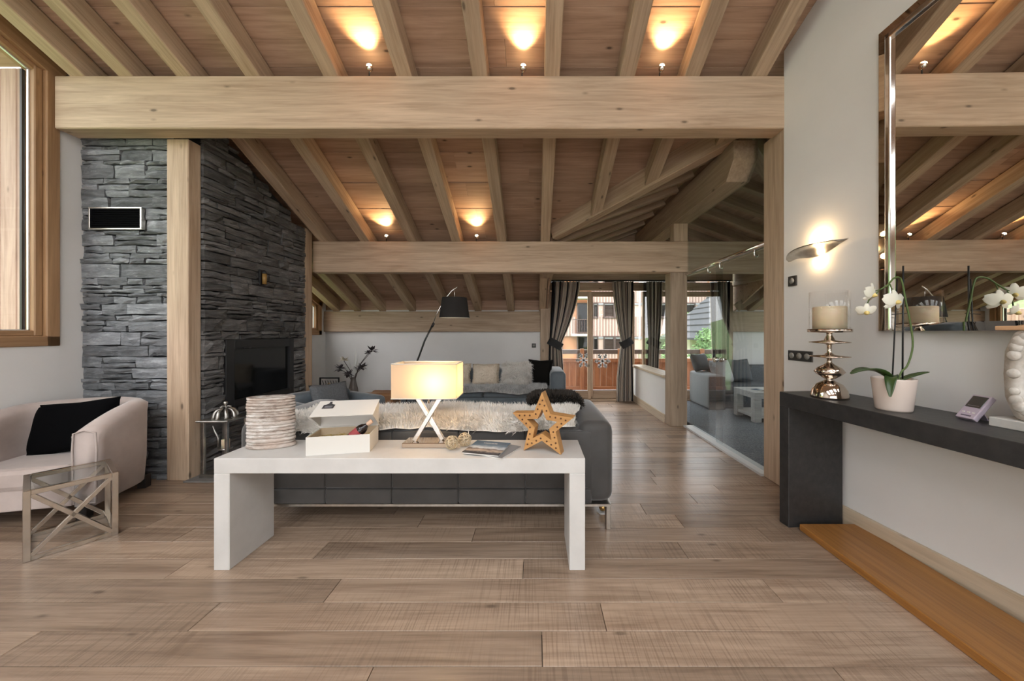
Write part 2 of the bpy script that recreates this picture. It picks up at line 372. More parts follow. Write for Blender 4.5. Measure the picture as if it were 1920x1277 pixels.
def leak_cover(poly,zf):  # unseen layer over the boards, added to stop daylight leaking through joints
    n=len(poly); v=[(x,y,zf(x,y)) for x,y in poly]+[(x,y,zf(x,y)+.06) for x,y in poly]
    raw('light_leak_cover',v,[tuple(range(n)),tuple(range(2*n-1,n-1,-1))]+[(i,(i+1)%n,n+(i+1)%n,n+i) for i in range(n)],W_DECK,ce)
um=lambda x,y: zr(y)+DK+.036
leak_cover([(-6.2,0),(xw(0)+.14,0),(2.25,2.95),(XR,yv(XR)),(XE0,yv(XE0)),(XE0,6.98),(-4.27,6.98),(-4.27,2.97),(-6.2,2.97)],um)
leak_cover([(2.25,2.95),(5.8,2.95),(5.8,6.98),(XE1,6.98),(XE1,yv(XE0)),(XR,yv(XR))],um)
leak_cover([(XR,yv(XR)),(XR,7.32),(XE0-.05,7.32),(XE0-.05,yv(XE0))],lambda x,y: zg(x)+.166); leak_cover([(XR,yv(XR)),(XR,7.32),(XE1+.05,7.32),(XE1+.05,yv(XE0))],lambda x,y: zg(x)+.166)
box('eave_board',(-4.2,6.76,1.70),(XE0,6.80,zr(6.76)+DK+.03),W_DECK,ce); box('eave_board',(XE1,6.76,1.70),(5.8,6.80,zr(6.76)+DK+.03),W_DECK,ce)
# gable boards run along Y
xs = [XE0+i*(XR-XE0)/10 for i in range(11)]
for side in (0,1):
    for a,b in zip(xs[:-1], xs[1:]):
        A,B = (a+.001,b-.001) if side==0 else (2*XR-a-.001, 2*XR-b+.001)
        hexa('gable_board', [(A,yv(a),zg(a)+.13),(A,7.3,zg(a)+.13),(B,7.3,zg(b)+.13),(B,yv(b),zg(b)+.13)], .03, W_DECK, ce)
RX = [-3.93,-3.52,-3.03,-2.45,-1.79,-1.17,-.53,.08,.717,1.262,1.833]
for x in RX:
    xc = x+.065; yend = 6.80 if x < .15 else yv(xc)-.03
    timber('rafter', (xc,-.1,zr(-.1)), (xc,yend,zr(yend)), .13, RH, W_BEAM, ce)
for x in (2.55,3.1,3.65,4.2,4.75,5.3):
    ys_, ye = 3.22, (yv(x)-.03 if x < XE1 else 6.75)
    if ye > ys_+.2: timber('rafter', (x,ys_,zr(ys_)), (x,ye,zr(ye)), .13, RH, W_GREY, ce)
for yy in (3.85,4.25,4.70,5.18,5.66,6.14,6.60):
    for s in (-1,1):
        xa = XR+s*.12; xb = XR+s*min(XR-XE0-.02, (yy-yv(XR))*SL/SG-.03)
        if abs(xb-xa) > .25: timber('gable_rafter', (xa,yy,zg(xa)), (xb,yy,zg(xb)), .09, .13, W_GREY, ce)
for s in (-1,1):
    a = Vector((XR+s*.02, yv(XR)+.02, zg(XR)-.03)); b = Vector((XR+s*(XR-XE0)*.955, yv(XE0)-.065, zg(XE0)+.045))
    timber('valley_beam', a, b, .13, .24, W_BEAM if s<0 else W_GREY, ce)
    xe = XE0 if s<0 else XE1
    timber('eave_beam', (xe,yv(XE0)-.05,zg(XE0)-.36), (xe,6.75,zg(XE0)-.36), .17, .34, W_BEAM, ce)
    prism('cheek_board', [(yv(XE0),zg(XE0)+.1),(6.9,zg(XE0)+.1),(6.9,zr(6.9)),(yv(XE0),zr(yv(XE0)))], 'x', xe-s*.02, xe-s*.05, W_DECK, ce)
prism('ridge_beam', [(3.38,3.20),(3.38,3.02),(3.52,2.85),(7.2,2.85),(7.2,3.20)], 'y', -.12, .12, W_GREY, ce, T(XR,0,0,PI/2), bevel=.008)
timber('front_tie_beam', (XL+.03,(YB1+YB1b)/2,zr(YB1)-.447), (2.42,(YB1+YB1b)/2,zr(YB1)-.447), YB1b-YB1, .445, W_BEAM, ce, bevel=.008)
timber('rear_tie_beam', (-3.12,(YB2+YB2b)/2,zr(YB2)-.437), (5.6,(YB2+YB2b)/2,zr(YB2)-.437), YB2b-YB2, .435, W_BEAM, ce, bevel=.008)
timber('wall_plate', (XL,YBACK-.02,1.33), (.11,YBACK-.02,1.33), .09, .39, W_BEAM, ce, bevel=.005)
timber('wall_plate', (3.82,YBACK-.02,1.33), (5.6,YBACK-.02,1.33), .09, .39, W_GREY, ce, bevel=.005)
post('king_post', 1.95, 2.15, YB2+.01, YB2b-.01, 2.60, 2.85, W_BEAM, ce)
timber('brace', (3.86,6.55,1.72), (4.75,6.2,2.40), .12, .16, W_GREY, ce)
tA = timber('knee_brace', (5.5,YB2+.3,1.9), (4.6,YB2+.3,2.5), .12, .14, W_GREY, ce)

# posts ---------------------------------------------------------------
P1 = post('trim_1', -3.285, -3.09, 3.09, 3.21, 0, 3.05, W_BEAM); setp(P1,'pale timber post between the two dark stone faces',None,None,'structure')
P2 = post('trim_2', 1.898, 2.135, YB2, YB2+.20, 0, 2.16, W_GREY); setp(P2,'greyed timber post under the rear beam beside low wall',None,None,'structure')
P3 = post('trim_3', -3.25, -3.07, 4.625, 4.78, 0, 2.72, W_BEAM); setp(P3,'slim timber post at the far edge of the fireplace wall',None,None,'structure')
P4 = post('trim_4', 2.103, 2.33, 2.925, 3.19, 0, 3.06, W_BEAM); setp(P4,'pale timber jamb post at the end of the white right wall',None,None,'structure')
P5 = post('trim_5', .104, .30, 6.66, 6.80, 0, 2.22, W_BEAM); setp(P5,'timber post left of the balcony curtains',None,None,'structure')
P6 = post('trim_6', 3.70, 3.81, 6.66, 6.80, 0, 2.22, W_GREY); setp(P6,'greyed timber post right of the far curtains',None,None,'structure')

# plain walls -----------------------------------------------------------
wl = struct('wall_left', 'white plaster wall on the left under the big window')
ZT = lambda q: zr(abs(q))+DK-.005
prism('plaster', [(-4.5,0),(.9,0),(.9,ZT(.9)),(0,ZT(0)),(-4.5,ZT(4.5))], 'x', XL-.25, XL, PLASTER, wl)
prism('plaster', [(.9,0),(2.97,0),(2.97,1.21),(.9,1.21)], 'x', XL-.25, XL, PLASTER, wl)
prism('plaster', [(2.97,0),(5.0,0),(5.0,ZT(5.0)),(2.97,ZT(2.97))], 'x', XL-.25, XL, PLASTER, wl)
prism('plaster', [(5.0,0),(6.62,0),(6.62,1.27),(5.0,1.27)], 'x', XL-.25, XL, PLASTER, wl)
prism('plaster', [(6.62,0),(6.95,0),(6.95,ZT(6.95)),(6.62,ZT(6.62))], 'x', XL-.25, XL, PLASTER, wl)
wr = struct('wall_right', 'white plaster wall with the mirror and the sconce')
def wallR(ya, yb, zt):
    v=[]
    for off in (0,.25):
        for (q,z) in ((ya,0),(yb,0),(yb,zt(yb)),(ya,zt(ya))): v.append((xw(q)+off,q,z))
    raw('plaster', v, [(0,1,2,3),(7,6,5,4),(0,4,5,1),(1,5,6,2),(2,6,7,3),(3,7,4,0)], PLASTER, wr)
wallR(0, 2.923, ZT); wallR(-4.5, 0, ZT)
prism('plaster', [(2.33,0),(5.75,0),(5.75,ZT(3.19)),(2.33,ZT(3.19))], 'y', 3.0, 3.19, PLASTER, wr)
for lo,hi in (((5.6,3.19,0),(5.8,3.7,3.4)),((5.6,6.3,0),(5.8,6.95,3.4)),((5.6,3.7,0),(5.8,6.3,.3)),((5.6,3.7,2.5),(5.8,6.3,3.4))): box('plaster', lo, hi, PLASTER, wr)
w5 = struct('fill_window_side','unseen side window added to light the second sitting room'); box('pane',(5.68,3.76,.36),(5.69,6.24,2.44),GLASS,w5)  # out-of-view window added to brighten the second room
for (y0_,y1_) in ((3.7,3.76),(4.97,5.03),(6.24,6.3)): post('frame',5.64,5.74,y0_,y1_,.3,2.5,W_FRAME,w5)
timber('frame',(5.69,3.76,.3),(5.69,6.24,.3),.1,.06,W_FRAME,w5); timber('frame',(5.69,3.76,2.44),(5.69,6.24,2.44),.1,.06,W_FRAME,w5)
wb = struct('wall_back', 'low white plaster wall at the back under the eaves')
box('plaster', (XL-.2,YBACK,0), (.11,YBACK+.2,1.75), PLASTER, wb)
box('plaster', (3.81,YBACK,0), (5.8,YBACK+.2,1.75), PLASTER, wb)
gb = struct('trim_7', 'timber header boards above the balcony glazing')
for i,(a,b,yy) in enumerate(((2.12,2.28,6.70),(2.30,2.46,6.68),(2.46,2.60,6.70))):
    timber('header_board', (.26,yy,a), (3.80,yy,a), .05, b-a, W_BEAM, gb)
prism('gable_infill', [(.2,2.6),(3.92,2.6),(XR,3.4)], 'y', 6.72, 6.78, W_DECK, gb)
lw = struct('wall_low', 'low white half wall with a timber sill between the rooms')
box('plaster', (1.90,5.06,0), (2.10,6.70,.655), PLASTER, lw)
timber('sill', (2.0,5.06,.655), (2.0,6.70,.655), .26, .04, W_SKIRT, lw)
# back of the room behind the camera with an unseen window added for daylight
wf = struct('wall_front', 'white wall behind the viewer with an opening added for daylight')
for lo,hi in (((-4.3,-4.7,0),(-3.3,-4.5,3.0)),((2.3,-4.7,0),(3.4,-4.5,3.0)),((-3.3,-4.7,2.65),(2.3,-4.5,3.0))): box('plaster', lo, hi, PLASTER, wf)
w3 = struct('fill_window_rear', 'wide unseen window added behind the viewer for daylight')
for i in range(5): post('mullion', -3.3+i*1.38, -3.22+i*1.38, -4.66, -4.54, 0, 2.65, W_FRAME, w3)
for i in range(4): box('pane', (-3.22+i*1.38,-4.605,.02), (-1.92+i*1.38,-4.595,2.64), GLASS, w3)

# skirtings ----------------------------------------------------------------
def sk(name, p0, p1, label):
    o = timber(name, p0, p1, .02, .125, W_SKIRT, None, bevel=.003); return setp(o, label, None, None, 'structure')
sk('baseboard_right', (xw(2.92)-.012,2.92,0), (xw(-4.4)-.012,-4.4,0), 'pale knotty skirting board along the right wall')
sk('baseboard_low', (1.888,5.06,0), (1.888,6.70,0), 'pale skirting board along the low half wall')
o = timber('baseboard_back', (XL+.02,YBACK-.012,0), (.10,YBACK-.012,0), .02, .145, W_FRAME); setp(o,'skirting board along the back wall with its shade painted in brown',None,None,'structure')  # browner wood carries the shade on the back skirting

# stone chimney ---------------------------------------------------------------
def stone(par, m, w_, h_, M4, rnd, dep=.035):
    nx, nz = 4, 3; v=[]; f=[]
    base = rnd.uniform(0,.022)
    for j in range(nz):
        for i in range(nx):
            e = i in (0,nx-1) or j in (0,nz-1)
            x = w_*i/(nx-1); z = h_*j/(nz-1)
            if 0<i<nx-1: x += rnd.uniform(-.12,.12)*w_/(nx-1)
            if e: x += rnd.uniform(-.006,.006); z += rnd.uniform(-.007,.007)
            else: z += rnd.uniform(-.2,.2)*h_
            d = -dep*.55+rnd.uniform(-.004,.006) if e else -dep+rnd.uniform(-.007,.009)
            v.append((x, d-base, z))
    for j in range(nz-1):
        for i in range(nx-1): a=j*nx+i; f.append((a,a+1,a+nx+1,a+nx))
    ring = [0,1,2,3,7,11,10,9,8,4]; n0 = len(v)
    for r_ in ring: v.append((v[r_][0], .012, v[r_][2]))
    n=len(ring)
    for i in range(n): f.append((ring[i], n0+i, n0+(i+1)%n, ring[(i+1)%n]))
    raw('stone', v, f, m, par, M4)
def lay(par, m, width, zt, mkM, holes, rnd, wmin, wmax, ztop):
    z=0
    while z < zt-.03:
        h_ = rnd.choice((.035,.05,.065,.085,.10,.125)); h_ = min(h_, zt-z)
        for (a,b,c,d) in holes:           # snap courses to openings
            for e in (c,d):
                if z < e-.02 < z+h_ : h_ = max(.03, e-z)
        x=0
        while x < width-.02:
            w_ = rnd.uniform(wmin,wmax)*(1.15 if h_>.08 else .9); w_ = min(w_, width-x)
            if width-x-w_ < .07: w_ = width-x
            for (a,b,c,d) in holes:
                if z+h_ > c+.01 and z < d-.01:
                    if x < a-.01 < x+w_: w_ = a-x
                    elif a-.01 <= x < b-.01: w_ = b-x
            inside = any(a-.01<=x and x+w_<=b+.01 and z+h_>c+.01 and z<d-.01 for (a,b,c,d) in holes)
            if not inside:
                top = min(h_, ztop(x, x+w_)-z)
                if top > .02:
                    g=.004
                    if top > .08 and rnd.random()<.4 and w_>.10:
                        q = top*rnd.uniform(.4,.6)
                        stone(par, m, w_-2*g, q-2*g, mkM(x+g, z+g), rnd); stone(par, m, w_-2*g, top-q-2*g, mkM(x+g, z+q+g), rnd)
                    else: stone(par, m, w_-2*g, top-2*g, mkM(x+g, z+g), rnd)
            x += w_
        z += h_
ws = struct('wall_chimney_front', 'blue grey dry stone chimney face behind the armchair')
box('mortar_backing', (XL,3.155,0), (-3.27,3.40,3.60), MORTAR, ws)
VH = (.096,.571,2.242,2.443)
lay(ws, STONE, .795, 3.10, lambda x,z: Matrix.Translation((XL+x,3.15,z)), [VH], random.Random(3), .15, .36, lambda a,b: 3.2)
wc = struct('wall_chimney_side', 'dark grey dry stone chimney face around the fireplace')
FA, FB, FC, FD = 3.423, 4.386, .56, 1.25
XS = -3.10
box('mortar_backing', (XL,3.21,0), (XS,FA,3.42), MORTAR, wc); box('mortar_backing', (XL,FB,0), (XS,4.63,2.72), MORTAR, wc)
prism('mortar_backing', [(FA,FD),(FB,FD),(FB,2.82),(FA,3.26)], 'x', XL, XS, MORTAR, wc)
box('mortar_backing', (XL,FA,0), (XS,FB,FC), MORTAR, wc); box('mortar_backing', (XL,FA,FC), (-3.55,FB,FD), MORTAR, wc)
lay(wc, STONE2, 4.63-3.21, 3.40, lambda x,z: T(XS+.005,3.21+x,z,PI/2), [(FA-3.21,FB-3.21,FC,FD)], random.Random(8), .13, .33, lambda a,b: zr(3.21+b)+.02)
hs_ = box('hearth_slab', (-3.10,3.05,0), (-2.72,4.6,.012), noisy('hearth_stone',(.16,.15,.14),(.24,.23,.22),12,.6), None, .003, 1)
setp(hs_, 'thin grey stone hearth slab on the floor before the fireplace', 'hearth')
# fireplace insert
fp = thing('fireplace_insert', 'black steel framed glass fireplace set in the dark stone wall', 'fireplace', (XS, (FA+FB)/2, FC))
hw = (FB-FA)/2; H = FD-FC
for lo,hi in (((-.02,-hw,0),(.05,-hw+.10,H)),((-.02,hw-.07,0),(.05,hw,H)),((-.02,-hw+.10,H-.10),(.05,hw-.07,H)),((-.02,-hw+.10,0),(.05,hw-.07,.07))): box('frame', lo, hi, BLACK, fp, .003, 1)
box('door_glass', (.012,-hw+.10,.07), (.02,hw-.07,H-.10), FIREGLASS, fp)
tube('handle', [(.06,-hw+.20,H-.09),(.085,-hw+.20,H-.09),(.085,-hw+.26,H-.09),(.06,-hw+.26,H-.09)], .006, BLACK, fp)
box('firebox', (-.40,-hw+.05,.02), (-.02,hw-.02,H-.05), BLACK, fp)
# vent in front face
vg = thing('vent_grille', 'black vent grille in a silver frame on the stone', 'vent', (XL+.333,3.12,2.242))
W2=.2375; Hh=.201
box('grille', (-W2+.012,-.02,.012), (W2-.012,.03,Hh-.012), BLACKF, vg)
for i in range(9): box('slat', (-W2+.02,-.026,.02+i*.019), (W2-.02,-.018,.028+i*.019), BLACKF, vg)
for lo,hi in (((-W2,-.03,0),(W2,.02,.014)),((-W2,-.03,Hh-.014),(W2,.02,Hh)),((-W2,-.03,.014),(-W2+.014,.02,Hh-.014)),((W2-.014,-.03,.014),(W2,.02,Hh-.014))): box('frame', lo, hi, BRUSH, vg, .002, 1)
wk = thing('wall_lantern', 'small dark bronze wall light on the stone above the fireplace', 'wall light', (XS+.04,3.865,1.85))
box('bracket', (0,-.03,0), (.02,.03,.17), BLACK, wk, .004); tube('glass_tube', [(.045,0,.01),(.045,0,.13)], .022, mat('amber_glass',(.30,.17,.05),.2), wk, 12)
lathe('cap', [(.026,.125),(.026,.14),(.004,.165)], BLACK, wk, 12, T(.045,0,0))

# ------------------------------------------------------------------ left windows
def slope_window(name, label, ya, yb, zb, par_top):
    wn = struct(name, label); x0, x1 = XL-.12, XL+.015
    # casing (outer frame)
    post('casing', x0, x1, yb-.085, yb, zb, zr(yb-.04)+.1, W_FRAME, wn)
    post('casing', x0, x1, ya, ya+.085, zb, zr(ya+.04)+.1, W_FRAME, wn)
    timber('casing', ((x0+x1)/2,ya,zb), ((x0+x1)/2,yb,zb), x1-x0, .085, W_FRAME, wn)
    timber('casing', ((x0+x1)/2,ya,zr(ya)), ((x0+x1)/2,yb,zr(yb)), x1-x0, .16, W_FRAME, wn)
    # sash
    post('sash', x0-.01, x1-.03, yb-.135, yb-.085, zb+.085, zr(yb-.1), W_FRAME, wn); post('sash', x0-.01, x1-.03, ya+.085, ya+.135, zb+.085, zr(ya+.1), W_FRAME, wn)
    timber('sash', ((x0+x1)/2-.02,ya+.085,zb+.085), ((x0+x1)/2-.02,yb-.085,zb+.085), .10, .045, W_FRAME, wn)
    timber('sash', ((x0+x1)/2-.02,ya+.085,zr(ya+.085)-.05), ((x0+x1)/2-.02,yb-.085,zr(yb-.085)-.05), .10, .05, W_FRAME, wn)
    A, B = ya+.135, yb-.135; bt = zb+.13
    prism('pane', [(A,bt),(B,bt),(B,zr(B)-.05),(A,zr(A)-.05)], 'x', x0+.035, x0+.045, GLASS, wn)
    al = mat('aluminium_bead', (.75,.76,.78), .3, .6)
    box('glazing_bead', (x0+.05,B-.008,bt), (x0+.065,B+.004,zr(B)-.05), al, wn); box('glazing_bead', (x0+.05,A,bt-.004), (x0+.065,B,bt+.008), al, wn)
    timber('glazing_bead', (x0+.057,A,zr(A)-.062), (x0+.057,B,zr(B)-.062), .015, .012, al, wn, bevel=0)
    box('spacer', (x0+.012,B-.02,bt), (x0+.03,B-.004,zr(B)-.06), BLACK, wn)
slope_window('window_1', 'tall sloping larch window in the left wall', .9, 2.972, 1.21, 0)
slope_window('window_2', 'small sloping window beyond the fireplace', 5.0, 6.62, 1.27, 0)

# ------------------------------------------------------------------ balcony glazing
def leaf(par, xa, xb, zb=.0, zt=2.11, y=6.70, st=.07, bottom=.16):
    post('stile', xa, xa+st, y-.03, y+.03, zb, zt, W_FRAME if par is None else W_BEAM, par); post('stile', xb-st, xb, y-.03, y+.03, zb, zt, W_BEAM, par)
    timber('rail', (xa+st,y,zb), (xb-st,y,zb), .06, bottom, W_BEAM, par); timber('rail', (xa+st,y,zt-.1), (xb-st,y,zt-.1), .06, .1, W_BEAM, par)
    box('glazing_bead', (xa+st,y-.035,zb+bottom), (xb-st,y-.02,zb+bottom+.014), mat('aluminium_bead'), par)
    box('pane', (xa+st,y-.006,zb+bottom), (xb-st,y+.006,zt-.1), GLASS, par)
d1 = struct('door_1', 'larch framed glazed balcony door at the back'); leaf(d1, .30, 1.085, .035); leaf(d1, 1.055, 1.93, .035, y=6.735)
timber('threshold', (.30,6.70,0), (1.93,6.70,0), .16, .035, W_BEAM, d1)
d2 = struct('door_2', 'larch framed glazed balcony door of the second sitting room'); leaf(d2, 2.08, 2.86, .035); leaf(d2, 2.83, 3.72, .035, y=6.735)
timber('threshold', (2.0,6.70,0), (3.72,6.70,0), .16, .035, W_BEAM, d2)
SNOW = mat('white_vinyl', (.85,.85,.85), .5)
def snowflake(name, label, x, z, y, r):
    bm = bmesh.new()
    def bar(p,q,w_):
        p,q=Vector(p),Vector(q); d=(q-p).normalized(); n=Vector((-d.y,d.x))*w_/2
        vs=[]
        for yy in (0,-.003):
            for a in (p-n,p+n,q+n,q-n): vs.append(bm.verts.new((a.x,yy,a.y)))
        for f in ((0,1,2,3),(7,6,5,4),(0,4,5,1),(1,5,6,2),(2,6,7,3),(3,7,4,0)): bm.faces.new([vs[i] for i in f])
    for k in range(6):
        a=k*PI/3; u=Vector((math.cos(a),math.sin(a))); bar((0,0),u*r,r*.2)
        for s in (-1,1):
            b=a+s*PI/3.4; v=Vector((math.cos(b),math.sin(b))); bar(u*r*.55,u*r*.55+v*r*.34,r*.15); bar(u*r*.82,u*r*.82+v*r*.2,r*.13)
    o = from_bm(name, bm, SNOW, None, Matrix.Translation((x,y,z))); setp(o, label, 'decal', 'snowflake decals on the balcony glass')
snowflake('snowflake_decal', 'white snowflake decal on the left balcony door leaf', .94, .78, 6.69, .15)
snowflake('snowflake_decal', 'white snowflake decal on the right balcony door leaf', 1.31, .76, 6.725, .15)
# glass partition between the rooms
gp = struct('wall_partition', 'clear glass partition between living room and second sitting room')
XP = 2.14
box('pane', (XP,3.19,.03), (XP+.012,4.10,2.10), GLASS_P, gp); box('pane', (XP+.03,4.02,.03), (XP+.042,4.857,2.10), GLASS_P, gp)
prism('pane', [(3.19,2.11),(4.857,2.11),(4.857,2.84),(3.53,2.84),(3.39,3.02),(3.39,3.2),(3.19,3.28)], 'x', XP, XP+.012, GLASS_P, gp)
box('pane', (1.995,5.06,.70), (2.007,6.68,2.45), glass('upper_wall_glass',(.92,.94,.94),1.0), gp)
box('threshold', (2.08,3.19,-.01), (2.22,4.857,.022), mat('white_threshold',(.70,.69,.67),.4), gp)
tube('rail', [(XP-.02,3.19,2.14),(XP-.02,4.90,2.14)], .022, CHROME, gp, 12)
for yy in (3.35,3.98,4.25): 
    tube('hanger', [(XP-.02,yy,2.14),(XP-.02,yy,2.06),(XP+.01,yy,2.06)], .010, CHROME, gp); 
lathe('knob', [(.012,-.05),(.03,-.05),(.03,-.02),(.012,-.015),(.012,.015),(.03,.02),(.03,.05),(.012,.05)], CHROME, gp, 16, T(XP+.02,4.08,1.0,0,0,PI/2))

# ------------------------------------------------------------------ beam spots
SPOT_EM = emit('spot_bulb', (1,.72,.38), 45)
def spot(x, y, label):
    s = thing('beam_spotlight', label, 'spotlight', (x,y,zr(y)-.002), 0, 'uplight spots on the tie beams')
    lathe('base', [(.022,0),(.022,.006),(.006,.01)], CHROME, s, 12)
    tube('stem', [(0,0,.005),(0,0,.05),(.012,-.012,.075)], .005, BLACK, s, 8)
    Mh = T(.012,-.02,.09,0,math.radians(38))
    lathe('head', [(.012,-.03),(.024,-.02),(.028,.012),(.024,.012)], CHROME, s, 14, Mh, closed=False)
    lathe('bulb', [(.001,.012),(.022,.012),(.015,.022),(.001,.026)], SPOT_EM, s, 14, Mh)
    ld = bpy.data.lights.new('spot_beam','SPOT'); ld.energy = 26; ld.color=(1,.64,.30); ld.spot_size=math.radians(92); ld.spot_blend=.9; ld.shadow_soft_size=.02
    lo = bpy.data.objects.new('spot_beam', ld); C.objects.link(lo); lo.parent = s
    lo.location = (.014,-.045,.125); d = Vector((0,-.62,.78)); lo.rotation_euler = d.to_track_quat('-Z','Y').to_euler()
for x,y,l in ((-1.41,YB1+.03,'leftmost uplight spot on the front beam'),(-.11,YB1+.03,'middle uplight spot on the front beam'),(1.06,YB1+.03,'rightmost uplight spot on the front beam'),
              (-2.10,YB2+.04,'left uplight spot on the rear beam'),(-.83,YB2+.04,'right uplight spot on the rear beam')): spot(x,y,l)

# ------------------------------------------------------------------ white console table and what stands on it
tb = thing('console_table', 'long white waterfall console table behind the grey sofa', 'table', (-.755,2.097,0))
TW, TD, TH = 1.035, .1665, .624
box('top', (-TW,-TD,TH-.085), (TW,TD,TH), WHITE_LQ, tb, .003, 1)
box('leg', (-TW,-TD,0), (-TW+.088,TD,TH-.085), WHITE_LQ, tb, .003, 1); box('leg', (TW-.088,-TD,0), (TW,TD,TH-.085), WHITE_LQ, tb, .003, 1)
# birch vase
bv = thing('birch_vase', 'oval birch bark vase with horizontal grooves on the white table', 'vase', (-1.62,2.13,TH), math.radians(12))
prof=[]; z=0; rv=random.Random(2)
while z < .295:
    hb = rv.uniform(.012,.026); r = 1+rv.uniform(-.02,.02)
    prof += [(r-.10,z),(r-.10,z+.0015),(r-.01,z+.004),(r,z+hb*.5),(r-.01,z+hb-.002),(r-.10,z+hb-.0005)]; z += hb
prof = [(p[0],min(p[1],.305)) for p in prof]
lathe('body', prof+[(.99,.308),(.93,.308),(.90,.29),(.88,.05),(.2,.04)], BIRCH, bv, 40, None, .132, .062)
# table lamp
tl = thing('table_lamp', 'table lamp with crossed chrome legs and glowing cream box shade', 'lamp', (-.662,2.16,TH))
box('base', (-.145,-.06,0), (.145,.06,.03), NICKEL, tl, .003, 1)
for s in (-1,1):
    M4,ln = frame_m((s*.085,s*.012,.03), (-s*.095,s*.012,.33)); box('crossed_leg', (0,-.011,-.014), (ln,.011,.014), CHROME, tl, .003, 1, M4)
tube('stem', [(0,0,.26),(0,0,.44)], .006, CHROME, tl)
SHADE = bpy.data.materials.new('lamp_shade_cloth'); SHADE.use_nodes=True; t=SHADE.node_tree; t.nodes.clear()
o_=t.nodes.new('ShaderNodeOutputMaterial'); mx=t.nodes.new('ShaderNodeMixShader'); df=t.nodes.new('ShaderNodeBsdfDiffuse'); tr=t.nodes.new('ShaderNodeBsdfTranslucent'); mx.inputs[0].default_value=.55
df.inputs[0].default_value=(.80,.70,.58,1); tr.inputs[0].default_value=(.90,.72,.48,1); t.links.new(df.outputs[0],mx.inputs[1]); t.links.new(tr.outputs[0],mx.inputs[2]); t.links.new(mx.outputs[0],o_.inputs[0])
sw, sd, z0, z1 = .193, .10, .306, .513
sh = bpy.data.meshes.new('shade'); 
bm = bmesh.new()
def quad(pts): bm.faces.new([bm.verts.new(p) for p in pts])
q = [(-sw,-sd),(sw,-sd),(sw,sd),(-sw,sd)]
for i in range(4):
    a,b=q[i],q[(i+1)%4]; quad([(*a,z0),(*b,z0),(*b,z1),(*a,z1)])
shade = from_bm('shade', bm, SHADE, tl)
for i in range(4):
    a,b=q[i],q[(i+1)%4]
    for zz in (z0,z1): tube('trim', [(*a,zz),(*b,zz)], .003, PAPER, tl, 6)
lathe('bulb', [(.004,.38),(.02,.39),(.03,.42),(.022,.445),(.004,.455)], emit('lamp_bulb',(1,.72,.36),10), tl, 16, T(.06,0,0))
tube('bulb_arm', [(0,0,.37),(.03,0,.365),(.06,0,.38)], .006, CHROME, tl)
ld = bpy.data.lights.new('lamp_light','POINT'); ld.energy=5.5; ld.color=(1,.66,.34); ld.shadow_soft_size=.04
lo = bpy.data.objects.new('lamp_light', ld); C.objects.link(lo); lo.parent=tl; lo.location=(.06,.0,.40)
# gift box
gx = thing('gift_box', 'open pale gift box with lid folded up on the white table', 'box', (-1.155,2.10,TH), math.radians(11))
bw_, bd_, bh_ = .17, .10, .105
for nm,lo,hi in (('front_panel',(-bw_,-bd_,0),(bw_,-bd_+.004,bh_)),('back_panel',(-bw_,bd_-.004,0),(bw_,bd_,bh_+.005)),('side_panel',(-bw_,-bd_+.004,0),(-bw_+.004,bd_-.004,bh_)),('side_panel',(bw_-.004,-bd_+.004,0),(bw_,bd_-.004,bh_)),('bottom_panel',(-bw_+.004,-bd_+.004,.001),(bw_-.004,bd_-.004,.005))):
    box(nm, lo, hi, PAPER, gx)
box('lining', (-bw_+.005,bd_-.008,.006), (bw_-.005,bd_-.0045,bh_), KRAFT, gx); box('lining', (-bw_+.0045,-bd_+.005,.006), (-bw_+.008,bd_-.009,bh_-.004), KRAFT, gx)
# lid: back board rises from the hinge, top folds forward
lidb = raw('lid', [(-bw_,bd_,bh_+.006),(bw_,bd_,bh_+.006),(bw_,bd_+.015,.265),(-bw_,bd_+.015,.265),(-bw_,bd_+.004,bh_+.006),(bw_,bd_+.004,bh_+.006),(bw_,bd_+.019,.265),(-bw_,bd_+.019,.265)], [(0,1,2,3),(7,6,5,4),(0,4,5,1),(1,5,6,2),(2,6,7,3),(3,7,4,0)], PAPER, gx)
M4,ln = frame_m((0,bd_+.017,.265),(0,-.045,.205))
fpn = box('lid_flap', (0,-bw_-.004,0), (ln,bw_+.004,.004), PAPER, gx, 0, 1, M4)
for s in (-1,1):
    raw('lid_side', [(s*(bw_-.002),bd_+.0,bh_+.01),(s*(bw_-.002),bd_+.015,.262),(s*(bw_-.002),-.04,.204),(s*(bw_+.001),bd_+.0,bh_+.01),(s*(bw_+.001),bd_+.015,.262),(s*(bw_+.001),-.04,.204)], [(0,1,2),(5,4,3),(0,3,4,1),(1,4,5,2),(2,5,3,0)], PAPER, gx)
TAGM = mat('slate_tag', (.05,.05,.055), .5)
tg = prism('tag', [(-.032,0),(.032,0),(.032,.04),(.018,.045),(.008,.055),(.006,.075),(-.006,.075),(-.008,.055),(-.018,.045),(-.032,.04)], 'z', 0, .0015, TAGM, gx, M4 @ T(ln*.52,-.105,.0045,PI/2))
for i,(a,b) in enumerate(((-.02,.02),(-.022,.022))): box('print_line', (a,.010+i*.010,.0016), (b,.014+i*.010,.002), mat('tag_print',(.4,.4,.42),.5), tg)
wl_ = thing('wine_bottle', 'dark bottle with red label leaning in the gift box', 'bottle', (-1.105,2.045,TH+.062), 0)
Mb = T(0,0,0,math.radians(14),0,math.radians(50)) @ Matrix.Scale(1.12,4)
lathe('body', [(.002,0),(.026,.002),(.027,.09),(.022,.105),(.010,.12),(.010,.15),(.002,.152)], mat('dark_bottle_glass',(.012,.006,.006),.08), wl_, 20, Mb)
